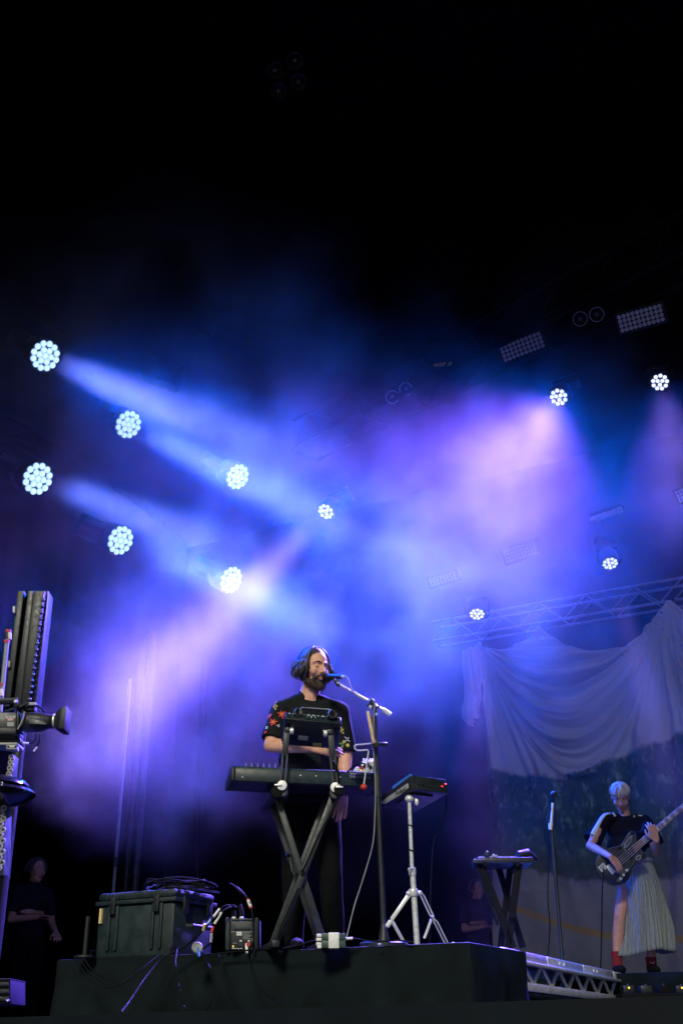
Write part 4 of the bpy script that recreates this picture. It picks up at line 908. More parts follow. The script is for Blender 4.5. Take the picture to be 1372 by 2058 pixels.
def straightmic():
    D = 9.3; base = atD(1127, 1900, D); base.z = ZT0; top = atD(1107, 1655, D)
    root = thing('microphone_stand', base, 'straight dark microphone stand in front of the painted backdrop', 'microphone stand')
    part(root, 'base', MB().lathe(base, ZU, [(.13, 0), (.13, .02), (.03, .03), (.02, .06)], 26), 'black_metal')
    part(root, 'lower_tube', MB().tube([base + ZU * .05, top], .0145, 12), 'black_metal'); part(root, 'clutch', MB().tube([atD(1105, 1668, D), atD(1106, 1655, D)], .019, 12), 'steel_pale')
    part(root, 'upper_tube', MB().tube([top, atD(1110, 1613, D)], .0095, 10), 'steel_pale')
    m0 = atD(1110, 1612, D); m1 = atD(1112, 1596, D - .06); mic = thing('microphone', m0, 'small black microphone on the straight stand', 'microphone')
    part(mic, 'handle', MB().tube([m0, m0 + (m1 - m0) * .8], [.012, .018], 12), 'black_metal'); part(mic, 'grille', MB().ell(m1, RT * .025, HD * .025, ZU * .025), 'dark_plastic')
    cable([m0 + HD * .02, atD(1100, 1650, D - .03), atD(1102, 1700, D - .02), atD(1100, 1800, D - .02), atD(1104, 1860, D), atD(1100, 1925, D)], .005, 'dark cable hanging beside the straight microphone stand')
    cable([atD(1212, 1745, 10.2), atD(1209, 1800, 10.2), atD(1208, 1880, 10.2), atD(1206, 1945, 10.2)], .006, 'dark cable hanging from the bass guitar to the floor')
straightmic()
def pedals():
    p = atD(1305, 1968, 10.1); p.z = ZB; root = thing('pedal_board', p, 'dark pedal board with tiny lights at the bassist feet', 'pedal board')
    q = p + RT * .12 - HD * .1
    q.z = ZT0 + .01
    q = atD(1345, 1992, 9.9); q.z = max(q.z - .06, ZT0)
    part(root, 'board', MB().box(q + ZU * .02, RT * .42, HD * .15, ZU * .02), 'rubber', bev=.005)
    for i in range(6):
        c = q + RT * (-.34 + i * .14) + ZU * .07; pd = part(root, 'pedal', MB().box(c, RT * .045, HD * .07, ZU * .028), ['dark_plastic', 'black_metal', 'rubber', 'grey_metal', 'dark_plastic', 'black_metal'][i], bev=.006)
        part(pd, 'switch', MB().ell(c - HD * .05 + ZU * .03, RT * .012, HD * .012, ZU * .014, 10, 6), 'black_metal')
        if i in (0, 3): part(pd, 'indicator', MB().ell(c - HD * .072 + ZU * .012, RT * .008, HD * .004, ZU * .008, 8, 6), 'led_amber')
pedals()

# ------------------------------------------------------------------ wing side: poles, lamp column, broadcast camera on its tower
def pole(px0, py0, D, r, lab, m, zt_=6.2, name='scaffold_pole'):
    b = atD(px0, py0, D); t = V((b.x, b.y, zt_)); root = thing(name, V((b.x, b.y, ZD)), lab, 'pole')
    part(root, 'tube', MB().tube([V((b.x, b.y, ZD)), t], r, 12), m); part(root, 'base_plate', MB().box((b.x, b.y, ZD + .01), XS * .1, YS * .1, ZU * .008), 'grey_metal')
    for z in (2.6, 3.4): part(root, 'clamp', MB().tube([V((b.x, b.y, z - .05)), V((b.x, b.y, z + .05))], r * 1.5, 12), 'black_metal')
pole(228, 1790, 12.5, .018, 'thin pale pole rising behind the case', 'panel_grey', 5.4)
pole(252, 1790, 13.4, .04, 'thick dark pole beside the thin pale pole', 'black_metal'); pole(270, 1790, 13.2, .045, 'thickest dark pole right behind the cable coil', 'black_metal')
pole(384, 1790, 14.5, .022, 'dim slender pole nearer to the power box', 'truss_dark'); pole(395, 1790, 14.6, .022, 'dim slender pole on the singer side of its twin', 'truss_dark')
def ledcolumn():
    D = 7.6; root = thing('lamp_tower', atD(40, 1410, D), 'tall ribbed lamp column with a strip of small lenses', 'lamp column')
    def face(xs, d0, d1, n, m):
        (xa, xb), (xc, xd) = xs; q = [atD(xa, 1420, D + d0), atD(xb, 1420, D + d0), atD(xd, 1187, D + d0), atD(xc, 1187, D + d0)]
        return part(root, n, MB().hexa(q, [p + HD * (d1 - d0) for p in q]), m, bev=.004)
    face(((8, 20), (36, 49)), .02, .18, 'side_plate', 'grey_metal'); face(((20, 27), (50, 57)), .09, .2, 'groove', 'rubber'); face(((27, 42), (57, 68)), .03, .18, 'rib', 'black_metal')
    face(((42, 56), (68, 90)), .0, .18, 'front_plate', 'grey_metal'); face(((62, 72), (90, 98)), .05, .2, 'edge_strip', 'dark_plastic')
    for i in range(17):
        t = (i + .5) / 17; x = 59 + (88 - 59) * t; y = 1412 + (1200 - 1412) * t
        part(root, 'lens', MB().ell(atD(x, y, D + .0), RT * .014, HD * .012, ZU * .015, 10, 6), 'reflector')
    for x, y in ((29, 1225), (19, 1335)): mb = MB(); pxbox(mb, x - 3, y - 7, x + 2, y + 6, D - .005, .02); part(root, 'latch', mb, 'print_white' if y < 1300 else 'panel_grey', bev=.002)
    b = atD(40, 1410, D); part(root, 'stand_post', MB().tube([V((b.x, b.y, ZD)) + HD * .12, b + HD * .12 + ZU * .2], .04, 12), 'black_metal')
    m = thing('camera_mast', atD(-2, 1480, 7.0), 'thin grey mast with red rings beside the lamp column', 'mast')
    part(m, 'tube', MB().tube([atD(-6, 1500, 7.0), atD(17, 1268, 7.0)], .014, 10), 'panel_grey'); part(m, 'tip', MB().tube([atD(15, 1285, 7.0), atD(17, 1268, 7.0)], .018, 10), 'black_metal')
    for x, y in ((17.5, 1268), (14, 1289), (3, 1377)): part(m, 'ring', MB().tube([atD(x, y - 2, 7.0), atD(x - .4, y + 3, 7.0)], .020, 12), 'tape_red')
    for x, y in ((19.5, 1276), (3, 1390)): mb = MB(); pxbox(mb, x - 2.5, y - 6, x + 3, y + 8, 6.97, .02); part(m, 'tag', mb, 'print_white', bev=.002)
ledcolumn()
def tvcamera():
    D = 6.9; root = thing('broadcast_camera', atD(20, 1500, D), 'broadcast television camera with long zoom lens on its tower', 'television camera')
    def bx(n, x0, y0, x1, y1, d, dep, m, bev=.006, par=None): mb = MB(); pxbox(mb, x0, y0, x1, y1, D + d, dep); return part(par or root, n, mb, m, bev)
    def tb(n, pts, r, m, par=None): return part(par or root, n, MB().tube([atD(x, y, D + d) for x, y, d in pts], r, 8), m)
    bd = bx('body', -60, 1431, 34, 1474, 0, .16, 'black_metal', .01); bx('body_edge', 34, 1430, 38, 1466, .01, .14, 'grey_metal', .003)
    bx('shade_plate', -60, 1462, 33, 1475, -.012, .19, 'dark_plastic', .008)
    text_mesh('SONY', .026, atD(22, 1441.5, D - .002), RT, ZU, 'print_white', bd)
    bx('pink_label', 16, 1444, 27, 1448, -.003, .004, mat('pink_label', (.6, .3, .3), .6), 0); bx('grey_label', 15, 1451, 28.5, 1459.5, -.003, .004, 'panel_grey', 0)
    ln = thing  # lens built of turned sections along the picture axis
    ax = (atD(130, 1449, D) - atD(50, 1452, D)).normalized()
    a = atD(46, 1452, D + .07)
    lens = part(root, 'lens', MB().lathe(a, ax, [(.05, 0), (.062, .02), (.064, .05), (.060, .12), (.045, .16), (.042, .17)], 24), 'black_metal')
    part(lens, 'grip_cover', MB().hexa([atD(58, 1455, D - .02), atD(96, 1456, D - .02), atD(88, 1446, D - .01), atD(56, 1440, D - .01)], [atD(58, 1455, D + .05), atD(96, 1456, D + .05), atD(88, 1446, D + .06), atD(56, 1440, D + .06)]), 'grey_metal', bev=.004)
    b = a + ax * .155
    part(lens, 'zoom_ring', MB().lathe(b, ax, [(.040, 0), (.044, .005)] + [((.044, .042)[i % 2], .008 + i * .003) for i in range(9)] + [(.040, .036)], 26), 'dark_plastic')
    part(lens, 'silver_ring', MB().lathe(b, ax, [(.042, .036), (.046, .038), (.046, .046), (.042, .048)], 26), 'steel_pale')
    c = b + ax * .052; sy = ZU; sx = HD
    def rect(k, wd, ht): return [c + ax * k + sx * (e * wd) + sy * (f * ht) for e, f in ((-1, -1), (1, -1), (1, 1), (-1, 1))]
    part(lens, 'lens_hood', MB().hexa(rect(0, .05, .045), rect(.03, .072, .066)).hexa(rect(.031, .074, .068), rect(.075, .078, .072)), 'dark_plastic', bev=.008)
    tb('top_arm', [(-40, 1412, 0), (36, 1408, 0)], .02, 'black_metal'); part(root, 'arm_bolt', MB().ell(atD(32, 1410, D - .02), RT * .012, HD * .01, ZU * .012), 'white_paint')
    bx('bracket_block', 58, 1411, 72, 1417, .02, .05, 'panel_grey', .003); tb('link_rod', [(10, 1430, .02), (40, 1422, .02), (58, 1412, .03)], .006, 'grey_metal'); tb('link_rod', [(20, 1424, .03), (44, 1419, .03), (62, 1418, .04)], .006, 'black_metal')
    bx('viewfinder', 52, 1417, 70, 1428, .05, .08, 'dark_plastic', .008); tb('loose_cable', [(36, 1466, -.02), (44, 1452, -.02), (50, 1430, -.01)], .005, 'cable_grey')
    tb('loose_cable', [(72, 1416, .03), (84, 1424, .03), (90, 1432, .03)], .005, 'cable'); tb('loose_cable', [(73, 1474, .03), (73, 1486, .03), (66, 1493, .03), (58, 1494, .03)], .004, 'cable'); tb('loose_cable', [(80, 1474, .03), (80, 1490, .03), (72, 1504, .03), (68, 1516, .03)], .004, 'cable')
    tb('connector_shell', [(58, 1493.5, .02), (47, 1493, .02)], .006, 'white_paint'); tb('connector_shell', [(75, 1501, .02), (68, 1510, .02)], .006, 'white_paint')
    bx('wedge_mount', -40, 1476, 30, 1483, .03, .12, 'grey_metal', .004); bx('mount_plate', -60, 1492, 36, 1497, 0, .15, 'panel_grey', .004); pl = bx('mount_block', 13, 1497, 34, 1506, -.01, .06, 'panel_grey', .003)
    for x in (17, 22.5, 28, 31.5): part(pl, 'bolt', MB().ell(atD(x, 1500.5, D - .012), RT * .006, HD * .004, ZU * .006, 10, 6), 'white_paint' if 20 < x < 30 else 'rubber')
    bx('control_box', -20, 1483, 42, 1492, .06, .1, 'dark_plastic', .008)
    t = thing('camera_tower', atD(0, 1700, D + .1), 'perforated camera tower column with a rounded black turntable', 'camera tower')
    def tbx(n, q, d, dep, m, bev=.006): w4 = [atD(x, y, D + d) for x, y in q]; return part(t, n, MB().hexa(w4, [p + HD * dep for p in w4]), m, bev)
    col_m = mat('punched_steel', (.045, .055, .055), .45, .3, var=.3)
    tbx('column', [(12, 1570), (24, 1570), (29, 1516), (18, 1516)], .05, .12, col_m)
    for i in range(9): part(t, 'hole_rim', MB().torus(atD(16 + i * .9 + (i % 2) * 3, 1566 - i * 5.6, D + .045), HD, .012, .004, 12, 6), 'panel_grey')
    c0 = atD(-14, 1585, D + .15); part(t, 'turntable', MB().lathe(c0, ZU, [(.02, .07), (.12, .068), (.19, .05), (.215, .025), (.22, .012), (.17, .006), (.17, -.004), (.25, -.012), (.262, -.03), (.25, -.045), (.2, -.075), (.06, -.12), (.02, -.13)], 40), mat('gloss_black', (.01, .011, .014), .12, var=.15, spec=.7))
    text_mesh('12', .03, atD(2, 1575, D - .09), RT, ZU, 'print_white', t)
    tbx('column', [(-12, 1760), (8, 1760), (12, 1615), (-6, 1615)], .1, .15, col_m)
    for i in range(12): part(t, 'hole_rim', MB().torus(atD(-1 + i * .4 + (i % 2) * 5, 1745 - i * 11, D + .095), HD, .014, .005, 12, 6), 'panel_grey')
    b = atD(-4, 1760, D + .17); part(t, 'base_post', MB().tube([V((b.x, b.y, ZD)), b], .07, 12), 'rubber')
tvcamera()
# small dim gear low in the wing
def wing():
    D = 8.0
    for (x0, y0, x1, y1, dd, n, lab, cat) in ((-60, 1968, 22, 2018, .3, 'amplifier_rack', 'black amplifier rack in the wing corner with a white curved mark', 'rack'),):
        r = thing(n, atD(x0, y1, D + dd), lab, cat); mb = MB(); pxbox(mb, x0, y0, x1, y1, D + dd, .4); part(r, 'shell', mb, 'rubber', bev=.01)
        for i in range(3): mb = MB(); pxbox(mb, x0 + 6, y0 + 6 + i * (y1 - y0) / 3.4, x1 - 4, y0 + 14 + i * (y1 - y0) / 3.4, D + dd - .01, .02); part(r, 'panel', mb, 'dark_plastic', bev=.002)
        mb = MB(); pxbox(mb, x0, y0 - 1.5, x1, y0, D + dd - .005, .42); part(r, 'edge_trim', mb, 'black_metal', bev=.002)
        if n == 'amplifier_rack': part(r, 'white_mark', MB().tube(crom([atD(13.5, 2009, D + .28), atD(16, 2012, D + .28), atD(19, 2009, D + .28)], 6), .004, 6), 'print_white')
    for (x0, y0, x1, y1, lab) in ((24, 1691, 58, 1697, 'short dim tube lamp in the wing above the crew member'),):
        pass
wing()
# ------------------------------------------------------------------ people
def face_frame(az, tilt):      # az: degrees turned towards the picture's right, tilt: chin down
    a, t = R(az), R(tilt); fh = -HD * math.cos(a) + RT * math.sin(a); f = fh * math.cos(t) - ZU * math.sin(t)
    s = RT * math.cos(a) + HD * math.sin(a); return f, s, s.cross(f).normalized() * (1 if s.cross(f).z > 0 else -1)
def head_prims(mb, c, f, s, u, k=1.0, fem=False):
    P = lambda a, b, d: c + (f * a + s * b + u * d) * k
    E = lambda p, a, b, d: mb.ell(p, f * a * k, s * b * k, u * d * k, 22, 14)
    E(P(-.008, 0, .032), .096, .077, .090); E(P(.018, 0, -.02), .078, .066, .082)
    E(P(.030, 0, -.075), .050 if fem else .054, .047 if fem else .053, .042); E(P(.066, 0, -.098), .023, .024, .018)          # jaw, chin
    for e in (-1, 1):
        E(P(.062, e * .040, -.022), .026, .026, .030); mb.caps(P(.086, e * .014, .034), P(.070, e * .050, .030), .010 * k, .008 * k)   # cheek, brow
        E(P(.0745, e * .032, .010), .0125, .017, .0105); E(P(-.005, e * .078, .000), .016, .010, .030)      # closed lid, ear
        E(P(.094, e * .011, -.026), .010, .008, .008)
    mb.caps(P(.088, 0, .022), P(.112, 0, -.020), .009 * k, .0125 * k); E(P(.083, 0, -.058), .014, .024, .012)
    return P
def face_detail(root, P, f, s, u, k, brow, lash_up=0):
    for e in (-1, 1):
        part(root, 'eyebrow', MB().tube(crom([P(.0950, e * .014, .033), P(.0915, e * .032, .0385), P(.0765, e * .053, .032)], 5), [.0022 * k] * 4 + [.0030 * k] * 4 + [.0018 * k] * 3, 6), brow)
        part(root, 'eyelash', MB().tube(crom([P(.0825, e * .018, .006), P(.0862, e * .031, .0030), P(.0760, e * .047, .007)], 5), .0014 * k, 6), 'eye_dark')
    part(root, 'lips', MB().tube(crom([P(.086, -.022, -.060), P(.098, -.008, -.057), P(.098, .008, -.057), P(.086, .022, -.060)], 5), [.002, .004, .005, .005, .005, .005, .006, .006, .005, .005, .005, .005, .005, .005, .004, .002], 8).tube(crom([P(.086, -.018, -.066), P(.0985, 0, -.067), P(.086, .018, -.066)], 5), [.002, .004, .005, .006, .006, .006, .006, .006, .005, .004, .002], 8), 'lip')
def hair_mesh(c, f, s, u, k, n, length, half, seed, spread=1.0, r=.006, wave=.012, fringe=None, lift=1.06):
    rnd = random.Random(seed); mb = MB()
    for i in range(n):
        phi = rnd.uniform(-PI, PI); fr = abs(phi) < half
        if fr and fringe is None: phi = math.copysign(half + rnd.uniform(0, .25), phi)
        if fr and fringe is None: fr = False
        ca, sa = math.cos(phi), math.sin(phi); pts = []; st = rnd.uniform(.05, .45); rr = lift + rnd.uniform(-.02, .09); r_ = r * rnd.uniform(.6, 1.5)
        thm = rnd.uniform(1.45, 1.75) if not fr else fringe * rnd.uniform(.70, 1.12)
        for j in range(7):
            th = st + (thm - st) * j / 6
            pts.append(c + (f * (-.010 + .099 * rr * math.sin(th) * ca) + s * (.082 * rr * math.sin(th) * sa) + u * (.032 + .093 * rr * math.cos(th))) * k)
        if not fr:
            L_ = length * rnd.uniform(.6, 1.15); out = (f * ca + s * sa); ph = rnd.uniform(0, 6)
            for j in range(1, 6):
                t = j / 5; pts.append(pts[6] + (-u * L_ * t + out * (spread * .02 * math.sin(t * PI) - .012 * t * t) + s.cross(out) * 0 + (f * .4 + s) * wave * math.sin(t * 4 + ph) * t) * k)
        m = len(pts); rs = [r_ * k * (.55 + .45 * math.sin(PI * min(1, (q + .8) / m))) for q in range(m)]; rs[-1] *= .35
        mb.tube(pts, rs, 5)
    return mb
def hand(mb, wr, d, nrm, side, curl, k=1.0, spread=.08, thumb=.9):
    d = d.normalized(); nrm = (nrm - d * nrm.dot(d)).normalized(); lat = d.cross(nrm) * side      # lat points to the little-finger side
    for i, (ln, off) in enumerate(((.98, -1.5), (1.06, -.5), (1.0, .5), (.8, 1.5))):
        kn = wr + (d * (.088 - .006 * abs(off - -.4)) + lat * off * .0205) * k
        mb.caps(wr + (d * .012 + lat * off * .013) * k, kn, .0145 * k, .0115 * k, 10)
        p = kn; ang = curl * .5; dd0 = (d + lat * off * spread).normalized()
        for seg, r0, r1 in ((.044, .0105, .0092), (.028, .0092, .0084), (.022, .0084, .0068)):
            dd = dd0 * math.cos(ang) - nrm * math.sin(ang); q = p + dd * seg * ln * k; mb.caps(p, q, r0 * k, r1 * k, 10); p = q; ang += curl
    t0 = wr + (d * .022 - lat * .022) * k; t1 = t0 + (d * .035 - lat * .034 * thumb - nrm * .012) * k; t2 = t1 + (d * .034 - lat * .010 * thumb - nrm * .012) * k; t3 = t2 + (d * .026 + lat * .004 - nrm * .006) * k
    mb.caps(t0, t1, .015 * k, .0125 * k, 10); mb.caps(t1, t2, .0125 * k, .0105 * k, 10); mb.caps(t2, t3, .0105 * k, .008 * k, 10)
def wrinkle(a=.006, sc_=(7, 7, 3), sd=0):
    def f(p):
        q = V((p.x * sc_[0] + sd, p.y * sc_[1], p.z * sc_[2])); return a * (noise.noise(q) + .6 * noise.noise(q * 2.3 + V((3, 1, 5))))
    return f
def bvh_of(o):
    me = o.data; g = org(o); return BVHTree.FromPolygons([v.co + g for v in me.vertices], [tuple(p.vertices) for p in me.polygons])
def hit(bvh, px, py, lift=.003):
    r = ray(px, py).normalized(); h = bvh.ray_cast(CAM, r)
    return (h[0] + h[1] * lift * (1 if h[1].dot(r) < 0 else -1), h[1] * (1 if h[1].dot(r) < 0 else -1)) if h[0] else None

def singer():
    D = 6.93; J = lambda x, y, d=0: atD(x, y, D + d)
    base = atD(625, 1915, D); base.z = ZR
    root = thing('person', base, 'singer with chin-length dark hair, beard and flower-embroidered black shirt playing keyboards', 'person')
    f, s, u = face_frame(38, 12); hc = J(630, 1344); k = 1.03
    ts = RT * math.cos(R(10)) + HD * math.sin(R(10)); tf = -HD * math.cos(R(10)) + RT * math.sin(R(10))
    shL, shR, eL, eR = J(566, 1428, .0), J(682, 1432, .05), J(544, 1498, -.06), J(694, 1514, .06)
    wL, wR = J(628, 1503, -.20), J(689, 1590, -.02)
    body = MB(); P = head_prims(body, hc, f, s, u, k)
    body.caps(J(625, 1376, .03), J(620, 1412, .05), .057, .066); body.caps(J(606, 1416, .06), J(638, 1417, .07), .05, .05)
    body.ell(J(622, 1470, .06), ts * .16, tf * .09, ZU * .2)
    for a, b, w_, up_ in ((shL, eL, wL, 0), (shR, eR, wR, 1)):
        body.caps(a, b, .052, .044); body.caps(b, b + (w_ - b) * .35, .044, .043); body.caps(b + (w_ - b) * .3, w_, .043, .029)
    hand(body, wL, J(668, 1508, -.24) - wL, -HD * .8 + ZU * .5, 1, .28, 1.02, .05)
    hand(body, wR, J(684, 1640, -.05) - wR, -HD * .75 + RT * .6, -1, .13, 1.02, .10)
    skin(root, 'body', body, 'skin', .0042, 3)
    face_detail(root, P, f, s, u, k, 'hair_dark')
    # hair
    cap = MB().ell(P(-.022, 0, .046), f * .098 * k, s * .082 * k, u * .089 * k, 22, 14).ell(P(-.045, 0, -.01), f * .062 * k, s * .074 * k, u * .085 * k)
    h = skin(root, 'hair', cap, 'hair_dark', .007, 2)
    part(h, 'hair_locks', hair_mesh(hc, f, s, u, k, 330, .088, R(60), 4, 1.2, .0055, .024), 'hair_dark', angle=80)
    # beard: jaw, moustache and many short tufts
    bd = MB()
    for e in (-1, 1): bd.caps(P(.012, e * .066, -.030), P(.030, e * .056, -.075), .014, .020); bd.caps(P(.030, e * .054, -.078), P(.068, e * .022, -.104), .022, .022); bd.caps(P(.090, e * .006, -.044), P(.078, e * .034, -.060), .0085, .010); bd.caps(P(.074, e * .036, -.062), P(.060, e * .036, -.092), .012, .018)
    bd.ell(P(.072, 0, -.104), f * .032, s * .034, u * .027); bd.caps(P(.085, -.012, -.082), P(.085, .012, -.082), .011, .011)
    b = skin(root, 'beard', bd, 'beard', .0045, 2, lambda p: .0025 * noise.noise(p * 140))
    bv = random.Random(5); tuft = MB(); me = b.data; vs_ = [(v.co + org(b), v.normal.copy()) for v in me.vertices]
    for (p, n_) in bv.sample(vs_, min(900, len(vs_))):
        d_ = (n_ * .5 - u * .9 + V((bv.uniform(-.4, .4), bv.uniform(-.4, .4), bv.uniform(-.4, .4)))).normalized(); tuft.tube([p, p + d_ * .006, p + d_ * .012 - u * .003], [.0013, .0011, .0003], 4)
    part(b, 'beard_hairs', tuft, 'beard', angle=80)
    # shirt
    sh = MB()
    for y, hw, hd_, hh in ((1428, .150, .085, .07), (1448, .195, .115, .12), (1485, .200, .125, .13), (1530, .192, .128, .13), (1575, .185, .125, .12), (1605, .185, .122, .07)): sh.ell(J(622, y, .05), ts * hw, tf * hd_, ZU * hh, 24, 14)
    sh.caps(J(604, 1413, .05), shL + ZU * .0, .062, .064); sh.caps(J(640, 1414, .06), shR, .062, .064)
    def sleeve(a, b, r0, r1): sh.caps(a, a + (b - a) * .2, r0, r0); sh.tube([a, a + (b - a) * .5, b], [r0, (r0 + r1) / 2, r1], 20)
    sleeve(shL, J(548, 1487, -.04), .066, .074); sleeve(shR, J(694, 1512, .06), .066, .068)
    shirt = skin(root, 'shirt', sh, 'black_shirt', .006, 4, wrinkle(.007, (8, 8, 5)))
    col = []                                              # collar band open at the throat
    for i in range(25):
        a = R(-148 + 296 * i / 24); cdir = -tf * math.cos(a) + ts * math.sin(a); cp = J(621, 1400, .05); op = abs(a) / R(148)
        col.append((cp + cdir * (.075 + .0 * op) + ZU * (.012 - .055 * op ** 3) , cp + cdir * (.070) + ZU * (.052 - .060 * op ** 3) - cdir * .004))
    vs2 = [q for pr in col for q in pr]; cb = part(shirt, 'collar', MB().add(vs2, [(2 * i, 2 * i + 2, 2 * i + 3, 2 * i + 1) for i in range(24)]), 'black_shirt', angle=80)
    md = cb.modifiers.new('t', 'SOLIDIFY'); md.thickness = .006
    bv2 = bvh_of(shirt)
    def flower(x, y, r, n, m, centre=None, rot=0.0, w_=.30):
        h_ = hit(bv2, x, y)
        if not h_: return
        p, nr = h_; a = nr.cross(ZU).normalized(); c_ = a.cross(nr); rr = r / 2300 * 7.0; mb = MB()
        for i in range(n):
            t = rot + 2 * PI * i / n; dd = a * math.cos(t) + c_ * math.sin(t); sd = nr.cross(dd); L_ = rr * (1 if i % 2 == 0 else .82)
            mb.prism([p + dd * rr * .08, p + dd * L_ * .45 + sd * rr * w_, p + dd * L_, p + dd * L_ * .45 - sd * rr * w_], nr * .002)
        fl = part(shirt, 'flower', mb, m)
        if centre: part(fl, 'flower_centre', MB().ell(p + nr * .003, a * rr * .3, c_ * rr * .3, nr * .003, 10, 6), centre) if False else part(shirt, 'flower_centre', MB().ell(p + nr * .003, a * rr * .28, c_ * rr * .28, nr * .003, 10, 6), centre)
    flower(566, 1436, 11, 6, 'thread_red', 'thread_orange', .3, .2); flower(549, 1452, 10.5, 6, 'thread_red', 'thread_orange', .9, .2); flower(542.5, 1440, 8, 5, 'thread_red', 'thread_orange', .1)
    for x, y in ((555, 1412), (553, 1417), (556, 1420), (551, 1421), (554, 1425)): flower(x, y, 3.2, 4, 'thread_yellow', None, x)
    flower(559, 1459, 4.5, 3, 'thread_white', None, 2); flower(536.5, 1463, 4.5, 4, 'thread_white', None, 1); flower(534, 1472, 4, 5, 'thread_red', None, 0)
    for x, y in ((685, 1463), (688, 1467), (684, 1470), (689, 1473)): flower(x, y, 3, 4, 'thread_yellow', None, x)
    flower(697, 1486, 8, 4, 'thread_white', None, .7, .16); flower(688, 1496, 7, 3, 'thread_green', None, .4); flower(685, 1504, 4.5, 6, 'thread_orange', 'thread_red'); flower(698, 1498, 4.5, 6, 'thread_yellow', 'thread_orange'); flower(691, 1491, 4, 5, 'thread_yellow', None, 1)
    # trousers and shoes
    hL, hR, kL, kR = J(595, 1612, .06), J(652, 1614, .08), J(592, 1760, .04), J(664, 1760, .06); aL, aR = J(590, 1893, .1), J(672, 1893, .12)
    tr = MB().ell((hL + hR) / 2, ts * .185, tf * .12, ZU * .12); 
    for a, b_, c_ in ((hL, kL, aL), (hR, kR, aR)): tr.caps(a, b_, .098, .074); tr.caps(b_, c_, .074, .058)
    skin(root, 'trousers', tr, 'black_trousers', .009, 3, wrinkle(.006, (6, 6, 4)))
    for a in (aL, aR):
        q = V((a.x, a.y, ZR)); part(root, 'shoe', MB().ell(q + ZU * .045 + tf * .06, tf * .14, ts * .05, ZU * .045), 'rubber')
singer()

